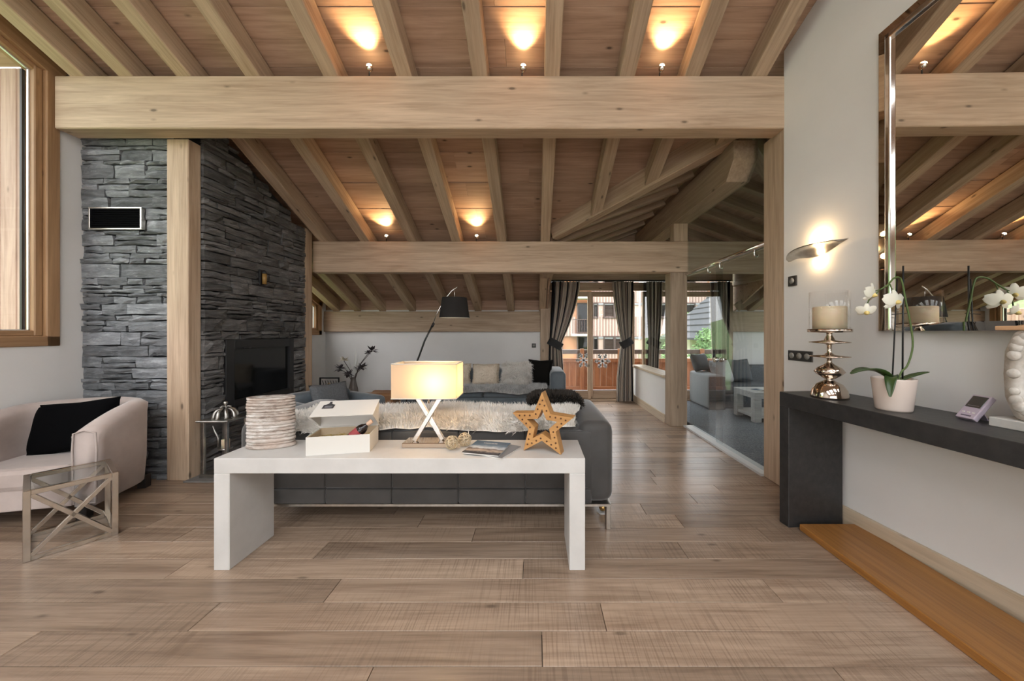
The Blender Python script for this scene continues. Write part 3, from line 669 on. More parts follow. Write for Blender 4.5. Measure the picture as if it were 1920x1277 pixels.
lathe('label', [(.0272,.03),(.0274,.032),(.0274,.075),(.0272,.077)], mat('red_label',(.30,.03,.035),.5), wl_, 20, Mb, closed=False); lathe('capsule', [(.0105,.125),(.0115,.127),(.0115,.153),(.002,.154)], mat('pale_capsule',(.62,.42,.30),.4), wl_, 16, Mb)
rs=random.Random(7); v=[]; f=[]
for _ in range(900):
    p=Vector((rs.uniform(-bw_+.02,bw_-.02),rs.uniform(-bd_+.02,bd_-.02),rs.uniform(.03,.068))); d=Vector((rs.gauss(0,1),rs.gauss(0,1),rs.gauss(0,.25))).normalized()*.022; q=Vector((0,0,.0012)); i0=len(v); v += [p-d+q,p-d-q,p+d-q,p+d+q]; f.append((i0,i0+1,i0+2,i0+3))
p_=lambda x: max(-bw_+.012,min(bw_-.012,x)); v=[Vector((p_(a.x),max(-bd_+.012,min(bd_-.012,a.y)),a.z)) for a in v]
me=bpy.data.meshes.new('straw'); me.from_pydata([tuple(a) for a in v],[],f); so=link('straw_filling',me,mat('straw',(.55,.40,.14),.8),gx); so['kind']='stuff'
# wicker balls
def ball(x,y,r,label,seed):
    rnd=random.Random(seed); b=thing('wicker_ball', label, 'ornament', (x,y,TH), 0, 'woven balls on the white table')
    m=noisy('dry_wicker',(.42,.32,.20),(.70,.58,.40),30,.8)
    for k in range(13):
        ax=Vector((rnd.gauss(0,1),rnd.gauss(0,1),rnd.gauss(0,1))).normalized(); u=ax.orthogonal().normalized(); v_=ax.cross(u)
        pts=[]
        for i in range(25):
            a=2*PI*i/24; rr_=r*(.95+.05*math.sin(5*a+k)); off = ax*r*rnd.choice((-1,1))*0
            pts.append(Vector((0,0,r*1.02))+(u*math.cos(a)+v_*math.sin(a))*rr_*.97+ax*.06*r*math.sin(3*a))
        tube('strand', pts, .0022, m, b, 5, caps=False)
ball(-.497,2.075,.042,'nearer woven wicker ball by the lamp base',3); ball(-.432,2.135,.042,'farther woven wicker ball beside the magazines',5)
# magazines
COV = mat('magazine_cover', (.5,.5,.5), .25); vec,_,_ = coords(COV, 0, (1,1,1), 'Generated')
sx = N(COV,'ShaderNodeSeparateXYZ'); L(COV,vec,sx.inputs[0]); nz = noise_t(COV, vec, 5, 5)
ad = N(COV,'ShaderNodeMath'); ad.operation='MULTIPLY_ADD'; ad.inputs[1].default_value=.30; L(COV,nz,ad.inputs[0]); L(COV,sx.outputs['Y'],ad.inputs[2])
L(COV, ramp(COV, ad.outputs[0], [(.28,(.05,.05,.06)),(.40,(.52,.42,.34)),(.52,(.16,.12,.10)),(.60,(.62,.66,.70)),(.80,(.10,.16,.23)),(1.0,(.05,.09,.14))]), COV.node_tree.nodes['Principled BSDF'].inputs['Base Color'])
def magazine(name, label, x, y, rz, z, cov):
    g = thing(name, label, 'magazine', (x,y,z), rz, 'magazines on the white table')
    box('pages', (-.11,-.11,.0), (.11,.11,.006), PAPER, g); box('cover', (-.112,-.112,.006), (.112,.112,.0075), cov, g)
    return g
magazine('magazine', 'grey magazine underneath, turned out to the right', -.235, 2.065, math.radians(-27), TH, mat('grey_cover',(.22,.22,.23),.3))
mg = magazine('magazine', 'top magazine with a blue mountain cover', -.285, 2.07, math.radians(-14), TH+.0078, COV)
for i in range(9): box('title_mark', (-.05+i*.010,.070,.0076), (-.044+i*.010,.078,.0079), PAPER, mg)
# star light
st = thing('star_light', 'wooden star marquee light with small bulb holes on the white table', 'ornament', (.052,2.055,TH), math.radians(-19))
Ro, Ri, dz = .195, .088, .185
def starpts(ro, ri): return [((ro if k%2==0 else ri)*math.sin(k*PI/5), (ro if k%2==0 else ri)*math.cos(k*PI/5)) for k in range(10)]
po, pi_ = starpts(Ro,Ri), starpts(Ro*.50,Ri*.52)
zmin = min(p[1] for p in po); bm=bmesh.new(); vs=[]
for (pts,yy) in ((po,-.035),(pi_,-.035),(pi_,.035),(po,.035)): vs.append([bm.verts.new((p[0],yy,p[1]-zmin)) for p in pts])
for a,b in ((0,1),(1,2),(2,3),(3,0)):
    for i in range(10): bm.faces.new((vs[a][i],vs[a][(i+1)%10],vs[b][(i+1)%10],vs[b][i]))
from_bm('body', bm, W_STAR, st)
HOLE = mat('bulb_hole', (.10,.035,.01), .6)
mid = starpts(Ro*.80,Ri*.80)
for i in range(10):
    a,b = Vector(mid[i]),Vector(mid[(i+1)%10])
    for t_ in (.08,.38,.68): 
        p=a.lerp(b,t_); lathe('bulb', [(.001,-.0032),(.0052,-.002),(.0055,0)], HOLE, st, 8, T(p.x,-.035,p.y-zmin,0,-PI/2))

# ------------------------------------------------------------------ sofas
def sofa(name, label, loc, rz, cols, m=SOFA):
    """facing local -Y; back at +Y"""
    s = thing(name, label, 'sofa', loc, rz); Wd, D, Hh, aw = 1.272, .435, .72, .24
    for sg in (-1,1):
        xa, xb = (sg*(Wd-aw), sg*Wd); box('armrest', (min(xa,xb),-D,.17), (max(xa,xb),D,Hh), m, s, .07, 4, None, True)
    box('seat_base', (-Wd+aw,-D+.02,.17), (Wd-aw,D-.2,.32), m, s, .02, 2, None, True)
    box('backrest', (-Wd+aw-.03,D-.24,.19), (Wd-aw+.03,D-.02,.70), m, s, .06, 4, None, True)
    n = cols; ww = (2*Wd-.30)/n
    for i in range(n):
        xa = -Wd+.15+i*ww
        box('back_panel', (xa+.001,D-.05,.278), (xa+ww-.001,D+.003,.66), m, s, .012, 3, None, True)
        box('back_panel', (xa+.001,D-.05,.172), (xa+ww-.001,D+.004,.272), m, s, .012, 3, None, True)
    for i in range(2):
        xa = -Wd+aw+i*(Wd-aw); box('seat_cushion', (xa+.004,-D,.31), (xa+Wd-aw-.004,D-.23,.44), m, s, .04, 4, None, True)
    for i in range(2):
        xa = -Wd+aw+i*(Wd-aw); box('back_cushion', (xa+.01,D-.40,.43), (xa+Wd-aw-.01,D-.20,.70), m, s, .06, 4, None, True)
    box('steel_frame', (-Wd+.02,-D+.02,.155), (Wd-.02,D,.17), BRUSH, s)
    for sx_ in (-1,1):
        for sy_ in (-1,1):
            x_ = sx_*(Wd-.04); y_ = sy_*(D-.02); box('leg', (x_-.014,y_-.03 if sy_>0 else y_-.02,0), (x_+.014,y_+.02 if sy_>0 else y_+.03,.156), BRUSH, s, .002, 1)
    return s
s1 = sofa('sofa', 'grey velvet sofa seen from behind, right behind the white table', (-.738,2.765,0), PI, 5)
s2 = sofa('sofa', 'slate grey sofa facing the viewer under the back wall', (-.795,5.725,0), 0, 4, SOFAB)
def throw(name, label, x0,x1,y0,y1,zf,m,count,ln,seed, hang=0, edge=.06):
    g = thing(name, label, 'throw', ((x0+x1)/2,(y0+y1)/2,zf)); nx, ny = 46, 16; v=[]; f=[]; cx,cy=(x0+x1)/2,(y0+y1)/2
    for j in range(ny+1):
        for i in range(nx+1):
            u,t_ = i/nx, j/ny
            x=x0+(x1-x0)*u; y=y0+(y1-y0)*t_
            n1=noise.noise(Vector((x*2.3,y*3,seed))); 
            y += (.07*noise.noise(Vector((x*2.1,seed,.3))) if t_<.25 or t_>.75 else 0); x += (.07*noise.noise(Vector((y*4,seed,7))) if u<.1 or u>.9 else 0)
            z=.012+.025*abs(n1)+.012*noise.noise(Vector((x*9,y*9,seed)))
            if hang and t_ < .2: z -= hang*(1-t_/.2)**1.3*(1+.8*noise.noise(Vector((x*1.7,seed,2))))
            v.append((x-cx,y-cy,z))
    for j in range(ny):
        for i in range(nx): a=j*(nx+1)+i; f.append((a,a+1,a+nx+2,a+nx+1))
    me=bpy.data.meshes.new('hide'); me.from_pydata(v,[],f)
    for p in me.polygons: p.use_smooth=True
    b=link('hide',me,m,g); fur('fur',b,count,ln,m,g,.8,.0022,.25,seed); return g
throw('fur_throw','ivory long haired fur throw over the back of the near sofa',-1.72,.30,2.30,2.76,.72,FURW,26000,.05,3,.06)
throw('fur_throw','silver grey fur throw over the far sofa seat',-1.70,.17,5.24,5.92,.445,FURG,16000,.06,9,.05)
def fur_cushion(label, x,y,z,w_,h_,rz,rx,m,ln,count,seed,t_=.16,wid=.003):
    g=thing('cushion',label,'cushion',(x,y,z),rz); b=pillow('pad',w_,h_,t_,m,g,T(0,0,0,0,rx)); fur('fur',b,count,ln,m,g,.9,wid,.6,seed); return g
fur_cushion('cream cushion half hidden behind the lamp shade on the far sofa',-1.28,5.64,.455,.46,.36,0,-.22,FURC,.02,3500,1)
fur_cushion('cream short haired cushion in the middle of the far sofa',-.80,5.62,.455,.44,.36,.05,-.28,FURC,.02,3500,2)
fur_cushion('white long haired fluffy cushion on the far sofa',-.30,5.60,.455,.46,.37,-.05,-.25,FURW,.075,6500,3,.16,.002)
fur_cushion('black fur cushion in the corner of the far sofa',.075,5.68,.455,.42,.42,-.30,-.15,FURB,.025,3500,4)
g=thing('cushion','dark brown fur cushion lying behind the star light','cushion',(.155,2.86,.70),0)
b=pillow('pad',.44,.34,.13,FURB,g,T(0,-.15,.0,0,-PI/2+.12) @ T(0,0,-.0)); b.matrix_local = T(0,.14,.06,0,PI/2-.05); fur('fur',b,4500,.03,mat('brown_fur',(.028,.021,.016),.8),g,.8,.003,.3,6)
# matching grey armchair by the fireplace
ac = thing('armchair','slate grey armchair near the fireplace behind the birch vase','armchair',(-2.25,3.85,0),math.radians(60))
for sg in (-1,1): box('armrest',(min(sg*.28,sg*.42),-.38,.14),(max(sg*.28,sg*.42),.38,.60),SOFAB,ac,.06,4,None,True)
box('seat',(-.28,-.38,.16),(.28,.20,.42),SOFAB,ac,.05,4,None,True); box('backrest',(-.34,.16,.16),(.34,.38,.66),SOFAB,ac,.07,4,None,True)
for sx_ in (-1,1):
    for sy_ in (-1,1): box('leg',(sx_*.36-.015,sy_*.32-.015,0),(sx_*.36+.015,sy_*.32+.015,.15),BRUSH,ac)
g=thing('cushion','grey cushion on the armchair by the fireplace','cushion',(-2.20,3.84,.425),math.radians(60)); pillow('pad',.42,.34,.14,LINEN,g,T(0,.06,0,0,-.3))
# brass castor foot of the sofa on a white puck
cf = thing('sofa_castor','small brass castor foot on a white puck beneath the sofa end','castor foot',(.50,2.56,0))
prism('plate',[(.045*math.cos(k*PI/3),.045*math.sin(k*PI/3)) for k in range(6)],'z',0,.008,mat('white_threshold'),cf); lathe('ball',[(.002,.008),(.02,.014),(.028,.034),(.02,.056),(.002,.062)],BRASS,cf,16)

# ------------------------------------------------------------------ lantern, stump, side table, vase, arc lamp at the back
ln_ = thing('lantern','aged silver lantern with a domed crown top beside the fireplace','lantern',(-2.90,3.25,.012))
for sx_ in (-1,1):
    for sy_ in (-1,1): box('post',(sx_*.105-.012,sy_*.105-.012,.03),(sx_*.105+.012,sy_*.105+.012,.50),PEWTER,ln_,.002,1)
box('base',(-.13,-.13,0),(.13,.13,.03),PEWTER,ln_,.003,1); box('roof_plate',(-.145,-.145,.50),(.145,.145,.515),PEWTER,ln_,.003,1)
for sx_ in (-1,1):
    box('pane',(sx_*.105-.001,-.09,.03),(sx_*.105+.001,.09,.50),GLASS,ln_); box('pane',(-.09,sx_*.105-.001,.03),(.09,sx_*.105+.001,.50),GLASS,ln_)
for k in range(8):
    a=k*PI/4; pts=[]
    for i in range(8):
        t_=i/7; r_=.072*math.cos(t_*PI/2)**.7+.012; pts.append((r_*math.cos(a),r_*math.sin(a),.515+.085*math.sin(t_*PI/2)))
    tube('dome_rib',pts,.012,PEWTER,ln_,6,radii=[.018-.011*i/7 for i in range(8)])
for k in range(6):
    a=k*PI/3+.3; tube('crown_leaf',[(0,0,.60),(.02*math.cos(a),.02*math.sin(a),.622),(.045*math.cos(a),.045*math.sin(a),.615)],.006,PEWTER,ln_,6)
lathe('finial',[(.004,.60),(.010,.61),(.006,.628),(.018,.645),(.016,.66),(.002,.67)],PEWTER,ln_,14)
tube('latch',[(.0,-.125,.47),(.02,-.13,.42),(.05,-.13,.36),(.05,-.13,.28)],.007,PEWTER,ln_,6); lathe('candle_plate',[(.002,.215),(.05,.217),(.055,.232),(.05,.232),(.045,.225),(.002,.224)],PEWTER,ln_,18)
lathe('candle',[(.002,.228),(.032,.228),(.032,.31),(.002,.312)],IVORY,ln_,16)
sm = thing('log_stool','rough square timber block stool beside the far sofa','stool',(-2.32,5.32,0),.15)
bm=bmesh.new(); bmesh.ops.create_cube(bm,size=1); bmesh.ops.subdivide_edges(bm,edges=bm.edges[:],cuts=5,use_grid_fill=True)
for v_ in bm.verts:
    p=v_.co.copy(); q=noise.noise_vector(p*3.1); v_.co=Vector((p.x*.36,p.y*.36,(p.z+.5)*.41))+Vector((q.x*.02,q.y*.02,q.z*.008 if p.z>.4 else 0))
from_bm('block',bm,W_LOG,sm,None,True)
stt = thing('side_table','small dark metal side table behind the fireplace post','table',(-3.30,5.55,0))
box('top',(-.26,-.16,.375),(.26,.16,.39),mat('shelf_wood',(.16,.12,.08),.5),stt,.003,1)
for sx_ in (-1,1):
    for sy_ in (-1,1): tube('leg',[(sx_*.24,sy_*.14,0),(sx_*.24,sy_*.14,.376)],.009,BLACK,stt)
pf = thing('picture_frame','black openwork picture frame on the small side table','frame',(-3.33,5.62,.39))
for lo,hi in (((-.16,-.01,0),(.16,.01,.02)),((-.16,-.01,.18),(.16,.01,.20)),((-.16,-.01,.02),(-.14,.01,.18)),((.14,-.01,.02),(.16,.01,.18))): box('bar',lo,hi,BLACK,pf,.002,1)
for i in range(6): tube('figure',[(-.11+i*.043,0,.02),(-.10+i*.043,0,.10),(-.115+i*.043,0,.15)],.005,BLACK,pf,6)
bl = thing('brass_bell','small brass bell ornament before the black frame','ornament',(-3.27,5.50,.39)); lathe('body',[(.002,.085),(.012,.08),(.018,.045),(.040,.008),(.042,0),(.036,0)],BRASS,bl,18); tube('handle',[(-.018,0,.08),(-.016,0,.11),(0,0,.125),(.016,0,.11),(.018,0,.08)],.005,BRASS,bl,6)
for i,(x,y,z,rz,l) in enumerate(((-3.02,5.75,.06,.2,'lower split firewood log by the side table'),(-3.10,5.88,.06,.1,'rear split firewood log by the side table'),(-3.05,5.80,.175,.3,'top split firewood log by the side table'))):
    o = prism('firewood_log',[(-.075,-.058),(.07,-.058),(.06,.03),(.0,.06),(-.06,.04)],'x',-.16,.16,W_LOG,None,T(x,y,z,rz+PI/2),.006); setp(o,l,'firewood','firewood by the side table')
fv = thing('floor_vase','slender smoky glass vase with dry flowers by the back wall','vase',(-3.30,6.30,0))
lathe('body',[(.07,0),(.095,.02),(.10,.10),(.075,.30),(.045,.44),(.040,.50),(.034,.50),(.04,.43),(.07,.28),(.09,.1),(.08,.03),(.01,.02)],mat('smoky_glass',(.16,.135,.12),.12),fv,24)
fs = thing('flower_bunch','dried magnolia and dark blossom stems in the slender vase','flowers',(-3.30,6.30,.46))
TWIG=mat('dark_twig',(.05,.035,.03),.7); DRK=mat('dark_petal',(.045,.032,.036),.6); PALE=mat('pale_petal',(.70,.62,.50),.6)
def blossom(par,p,r,m,n=9,seed=0,spread=1.0):
    rnd=random.Random(seed)
    for k in range(n):
        a=2*PI*k/n+rnd.uniform(-.3,.3); el=rnd.uniform(-.5,1.1)*spread; d=Vector((math.cos(a)*math.cos(el),math.sin(a)*math.cos(el),math.sin(el))); s=d.cross(Vector((.2,.1,1))).normalized()
        P=Vector(p); nn=s.cross(d)
        raw('petal',[P,P+d*r*.45+s*r*.26+nn*.006,P+d*r,P+d*r*.45-s*r*.26+nn*.006,P+d*r*.5+nn*.016],[(0,1,4),(1,2,4),(2,3,4),(3,0,4)],m,par)
for i,(dx,dy,dzz,r,m) in enumerate(((-.17,0,.34,.085,PALE),(-.22,-.05,.20,.095,DRK),(-.07,-.04,.10,.10,DRK),(.16,0,.22,.095,DRK),(.33,0,.52,.105,DRK),(.26,.02,.48,.06,DRK),(.08,.04,.18,.09,DRK))):
    tube('stem',[(0,0,-.1),(dx*.35,dy*.4,dzz*.5),(dx,dy,dzz)],.005,TWIG,fs,6); blossom(fs,(dx,dy,dzz),r*1.25,m,12,i)
for (dx,dzz,wd) in ((-.10,.40,.05),(.05,.56,.055),(.11,.48,.05),(.13,.34,.04)):
    P=Vector((dx*.25,0,.10)); Q=Vector((dx,0,dzz)); s=Vector((.9,.2,-dx)).normalized()*wd; M_=P.lerp(Q,.5)
    raw('long_leaf',[P,M_+s*.6+Vector((0,-.02,0)),Q,M_-s*.6+Vector((0,.02,0)),M_+Vector((0,.012,0))],[(0,1,4),(1,2,4),(2,3,4),(3,0,4)],mat('bleached_leaf',(.72,.70,.66),.6),fs)
al_ = thing('arc_lamp','arc floor lamp with black drum shade over the seating','lamp',(-1.86,5.0,0))
lathe('base',[(.15,0),(.15,.03),(.02,.04)],BLACK,al_,32)
arc=[(0,0,.04),(.01,0,.5),(.10,0,.75),(.19,0,.98),(.27,0,1.20),(.38,0,1.42)]
tube('pole',arc,.013,mat('dark_pole',(.02,.022,.018),.3),al_,10); lathe('joint',[(.018,0),(.018,.06)],BLACK,al_,14,T(.375,0,1.40,0,0,.45))
arc2=[(.38,0,1.42),(.46,0,1.62),(.56,0,1.80),(.66,0,1.92),(.74,0,1.98)]
tube('arm',arc2,.008,CHROME,al_,10); tube('drop_rod',[(.70,0,1.955),(.70,0,1.80)],.004,CHROME,al_,6)
lathe('shade',[(.215,1.53),(.175,1.82)],mat('black_shade',(.018,.016,.015),.9),al_,36,T(.70,0,0),closed=False)
lathe('shade_lining',[(.211,1.531),(.172,1.818),(.02,1.819)],mat('white_lining',(.80,.77,.70),.8),al_,36,T(.70,0,0),closed=False)
lathe('bulb',[(.004,1.73),(.028,1.70),(.03,1.66),(.004,1.63)],emit('arc_bulb',(1,.85,.6),6),al_,14,T(.70,0,0))

# ------------------------------------------------------------------ tub chair, cushion, glass side table
ch = thing('tub_armchair','blush velvet tub armchair in the left corner before the stone','armchair',(-3.60,2.675,0),math.radians(14))
path=[]
for i in range(7): path.append((.36,-.33+i*.33/6,0))
for i in range(1,16): a=PI*i/16; path.append((.36*math.cos(a),.30*math.sin(a),0))
for i in range(7): path.append((-.36,0-i*.33/6,0))
nP=len(path); sec=[]; v=[]; f=[]
for i,(px,py,_) in enumerate(path):
    t_=(Vector(path[min(i+1,nP-1)])-Vector(path[max(i-1,0)])).normalized(); nrm=Vector((t_.y,-t_.x,0))
    s_=min(i,nP-1-i)/(nP/2); fr=max(0,1-s_*1.9); top=.76-.13*(fr**1.6) ; P=Vector((px,py,0)); th=.062+.008*fr
    pts=[(th*.8,.10),(th,.30),(th*1.05,top-.10),(th*1.15,top-.03),(th*.6,top),(0,top+.012),(-th*.6,top),(-th*1.05,top-.035),(-th*.95,top-.10),(-th*.9,.30),(-th*.8,.10)]
    for (o1,z_) in pts: v.append(P+nrm*o1+Vector((0,0,z_)))
k=11
for i in range(nP-1):
    for j in range(k): f.append((i*k+j,i*k+(j+1)%k,(i+1)*k+(j+1)%k,(i+1)*k+j))
f += [tuple(range(k)), tuple(range((nP-1)*k,nP*k))]
raw('shell',v,f,TUB,ch,None,True)
pts=[(.295,-.36),(.295,0)]+[(.295*math.cos(PI*i/10),.235*math.sin(PI*i/10)) for i in range(1,10)]+[(-.295,0),(-.295,-.36)]
prism('seat_cushion',pts,'z',.25,.40,TUB,ch,None,.035); prism('seat_base',[(p[0]*1.0,p[1]*.94) for p in pts],'z',.11,.26,TUB,ch,None,.012)
for i in (0,nP-1):
    px=path[i][0]; ed=[]
    for (o1,z_) in ((.062,.12),(.068,.5),(.06,.615),(0,.635),(-.06,.615),(-.066,.5),(-.058,.12),(.062,.12)): ed.append((px+o1,-.333,z_))
    tube('piping',ed,.006,TUB,ch,6)
for sx_ in (-1,1):
    for yy in (-.28,.22): box('leg',(sx_*.32-.03,yy-.03,0),(sx_*.32+.03,yy+.03,.115),mat('dark_foot',(.015,.012,.011),.4),ch,.004,1)
g=thing('cushion','black velvet cushion leaning in the blush armchair','cushion',(-3.57,2.655,.40),math.radians(8)); pillow('pad',.56,.40,.16,BLACKF,g,T(0,0,0,0,-.30,-.10),14,.07)
gt = thing('glass_side_table','chrome side table with crossed braces and a glass top','table',(-2.938,1.987,0),math.radians(55.5))
a_, b_, hh, r_ = .355, .42, .41, .028
for (x,y) in ((0,0),(a_,0),(0,b_),(a_,b_)):
    box('leg',(x-(r_ if x else 0),y-(r_ if y else 0),0),(x+(0 if x else r_),y+(0 if y else r_),hh),TSTEEL,gt,.002,1)
for z_ in (0,hh-r_):
    box('rail',(r_,0,z_),(a_-r_,r_,z_+r_),TSTEEL,gt,.002,1); box('rail',(r_,b_-r_,z_),(a_-r_,b_,z_+r_),TSTEEL,gt,.002,1)
    box('rail',(0,r_,z_),(r_,b_-r_,z_+r_),TSTEEL,gt,.002,1); box('rail',(a_-r_,r_,z_),(a_,b_-r_,z_+r_),TSTEEL,gt,.002,1)
for yy in (r_/2,b_-r_/2):
    for (p,q) in (((r_,yy,r_),(a_-r_,yy,hh-r_)),((r_,yy,hh-r_),(a_-r_,yy,r_))):
        M4,l_=frame_m(p,q,(0,1,0)); box('cross_brace',(0,-.011,-.0115),(l_,.011,.0115),TSTEEL,gt,.001,1,M4)
box('glass_top',(r_,r_,hh-.010),(a_-r_,b_-r_,hh-.002),GLASS_T,gt)

# ------------------------------------------------------------------ right wall: console, step, mirror, sconce, plates
ANG = math.atan(TILT)
def onwall(y, off=0): return (xw(y)-off, y)
dc = thing('console_table','long anthracite waterfall console under the mirror','table',(xw(1.5)-.235,1.5,0),ANG)
# local: X across (wall at +X), Y along the wall
box('top',(-.20,-1.0,.815),(.205,.955,.911),DARK_LQ,dc,.003,1)
box('leg',(-.20,.875,0),(.205,.955,.815),DARK_LQ,dc,.003,1); box('leg',(-.20,-1.0,0),(.205,-.92,.815),DARK_LQ,dc,.003,1)
sp_ = timber('step_plank',(1.968,2.325,0),(1.968,.64,0),.39,.042,W_PLANK,None,bevel=.004); setp(sp_,'honey coloured timber plank lying on the floor along the right wall','plank')
mr = thing('wall_mirror','large mirror with border strips tinted by a painted warm reflection on the right wall','mirror',(2.175,1.56,1.335),-.012)
# local: -X towards room, Y along wall
y0m, y1m, zt = -.66, .615, 1.86
raw('backing',[(-.022,y0m,0),(-.022,y1m,0),(.0,y1m,0),(.14,y0m,0),(-.022,y0m,zt),(-.022,y1m,zt),(.0,y1m,zt),(.14,y0m,zt)],[(0,1,2,3),(7,6,5,4),(0,4,5,1),(1,5,6,2),(2,6,7,3),(3,7,4,0)],BLACK,mr); bwid=.058
box('mirror_glass',(-.030,y0m+bwid+.035,.035+bwid*0),(-.022,y1m-bwid-.035,zt-bwid-.035),MIRROR,mr)
def strip(nm,p4,m): raw(nm,[Vector(p) for p in p4]+[Vector(p)+Vector((.012,0,0)) for p in p4],[(0,1,2,3),(7,6,5,4),(0,4,5,1),(1,5,6,2),(2,6,7,3),(3,7,4,0)],m,mr)
A=-.026; B=-.046
strip('bevel_strip',[(A,y1m,0),(B,y1m-bwid,bwid*.0),(B,y1m-bwid,zt-bwid),(A,y1m,zt)],WARM_REFL); strip('bevel_strip',[(A,y0m,0),(B,y0m+bwid,0),(B,y0m+bwid,zt-bwid),(A,y0m,zt)],WARM_REFL)
strip('bevel_strip',[(A,y0m,zt),(B,y0m+bwid,zt-bwid),(B,y1m-bwid,zt-bwid),(A,y1m,zt)],WARM_REFL); strip('bevel_strip',[(-.030,y0m+bwid,0),(-.034,y0m+bwid,.045),(-.034,y1m-bwid,.045),(-.030,y1m-bwid,0)],MIRROR)
for (ya,yb,za,zb) in ((y1m-bwid-.035,y1m-bwid,0,zt-bwid),(y0m+bwid,y0m+bwid+.035,0,zt-bwid),(y0m+bwid,y1m-bwid,zt-bwid-.035,zt-bwid)): box('inner_bead',(B-.004,ya,za),(-.022,yb,zb),CHROME,mr,.008,2)
sc = thing('wall_sconce','wing shaped brushed steel wall sconce glowing up and down','wall light',(xw(2.60),2.60,1.95),ANG)
v=[]; f=[]; nu,nv=18,6
for i in range(nu+1):
    u=-1+2*i/nu
    for j in range(nv+1):
        t_=j/nv; half=(1-abs(u)**2.0)*.085+.004
        x=-.012-.115*(1-u*u)**.6*t_*1.0; yy=u*.235+.03*t_; z_=-.012*u + .022*(1-abs(u))*(1-2*abs(t_-.5)) - .05*(1-u*u)**2*(1-t_) + .020*t_*(1-u*u) + (-.028*u**3 if u>0 else -.010*u**3)
        v.append((x,yy,z_))
for i in range(nu):
    for j in range(nv): a=i*(nv+1)+j; f.append((a,a+1,a+nv+2,a+nv+1))
n0=len(v); v += [(p[0],p[1],p[2]-.006) for p in v[:n0]]; f += [tuple(n0+q for q in reversed(g_)) for g_ in f[:]]
raw('wing',v,f,BRUSH,sc,None,True); box('back_plate',(-.03,-.05,-.03),(0,.05,.012),BRUSH,sc,.004)
for z_,e in ((.07,2.1),(-.085,1.0)):
    ld=bpy.data.lights.new('sconce_light','POINT'); ld.energy=e; ld.color=(1,.68,.36); ld.shadow_soft_size=.02; lo=bpy.data.objects.new('sconce_light',ld); C.objects.link(lo); lo.parent=sc; lo.location=(-.045,-.01,z_)
def plate(name,label,y,z,n,cat):
    p=thing(name,label,cat,(xw(y),y,z),ANG); hw_=.041+.0355*(n-1)
    box('plate',(-.012,-hw_,-.041),(0,hw_,.041),SLATEPL,p,.003,1)
    for i in range(n): lathe('insert',[(.001,0),(.022,0),(.024,.004),(.001,.004)],GREYP,p,20,T(-.0125,(i-(n-1)/2)*.071,0,0,0,-PI/2))
plate('wall_thermostat','single dark switch plate high on the right wall below the sconce',2.83,1.744,1,'switch'); plate('socket_plate','triple dark socket plate behind the candle holder',2.76,1.137,3,'socket')
bp = thing('socket_plate','small dark socket plate on the back wall by the post','socket',(-.02,YBACK,1.06)); box('plate',(-.041,-.012,-.041),(.041,0,.041),SLATEPL,bp,.003,1); lathe('insert',[(.001,0),(.022,0),(.024,.004),(.001,.004)],GREYP,bp,18,T(0,-.0125,0,0,PI/2))
ZC=.911
cd = thing('candle_holder','tall polished champagne metal candle holder with stacked discs','candle holder',(1.873,2.205,ZC))
lathe('stand',[(.098,0),(.098,.012),(.090,.05),(.068,.085),(.030,.108),(.016,.116),(.030,.122),(.062,.145),(.080,.165),(.062,.190),(.028,.210),(.015,.222),(.013,.245),(.030,.252),(.105,.260),(.105,.264),(.030,.272),(.013,.285),(.013,.335),(.030,.342),(.105,.350),(.105,.354),(.030,.365),(.016,.395),(.016,.412),(.112,.416),(.112,.436),(.002,.436)],NICKEL,cd,40)
lathe('hurricane_glass',[(.100,.437),(.105,.437),(.105,.672),(.101,.672),(.101,.440),(.100,.440)],GLASS,cd,40,None,1,1,True)
lathe('candle',[(.002,.437),(.086,.437),(.086,.574),(.080,.578),(.002,.572)],IVORY,cd,32); tube('wick',[(0,0,.57),(.002,0,.588)],.002,BLACK,cd,6)
op = thing('orchid_pot','cream ceramic pot of the orchid on the dark console','plant pot',(1.924,1.86,ZC))
lathe('pot',[(.004,0),(.070,0),(.074,.008),(.090,.165),(.090,.171),(.084,.171),(.080,.14),(.004,.14)],POT,op,36)
lathe('bark_soil',[(.002,.150),(.05,.148),(.079,.142)],mat('bark',(.10,.055,.03),.9),op,24,closed=False)
oc = thing('orchid','white orchid with two black support sticks in the cream pot','orchid',(1.924,1.86,ZC+.142))
def pleaf(p0,p1,p2,wd,n=10):
    v=[];f=[]
    P0,P1,P2=Vector(p0),Vector(p1),Vector(p2)
    for i in range(n+1):
        t_=i/n; p=P0*(1-t_)**2+P1*2*t_*(1-t_)+P2*t_*t_; d=((P1-P0)*(1-t_)+(P2-P1)*t_).normalized(); s=d.cross(Vector((0,0,1))).normalized(); w__=wd*math.sin(PI*min(1,(t_*.92+.06)))**.6
        up=s.cross(d)
        for q,e in ((-1,.35),(-.5,.08),(0,0),(.5,.08),(1,.35)): v.append(p+s*w__*q+up*w__*e)
        for q,e in ((-1,.35),(-.5,.08),(0,0),(.5,.08),(1,.35)): v.append(p+s*w__*q+up*(w__*e-.004))
    for i in range(n):
        for j in range(4):
            a=i*10+j; f += [(a,a+1,a+11,a+10),(a+5,a+15,a+16,a+6)]
        f += [(i*10,i*10+10,i*10+15,i*10+5),(i*10+4,i*10+9,i*10+19,i*10+14)]
    raw('leaf',v,f,LEAF,oc,None,True)
pleaf((0,0,.005),(-.10,0,.11),(-.245,-.02,.055),.036); pleaf((-.01,-.01,.005),(-.08,-.06,.10),(-.11,-.09,-.055),.024); pleaf((.01,.0,.005),(.08,-.02,.045),(.155,-.03,.065),.022); pleaf((0,.01,.0),(.05,.05,.05),(.09,.09,.03),.022)
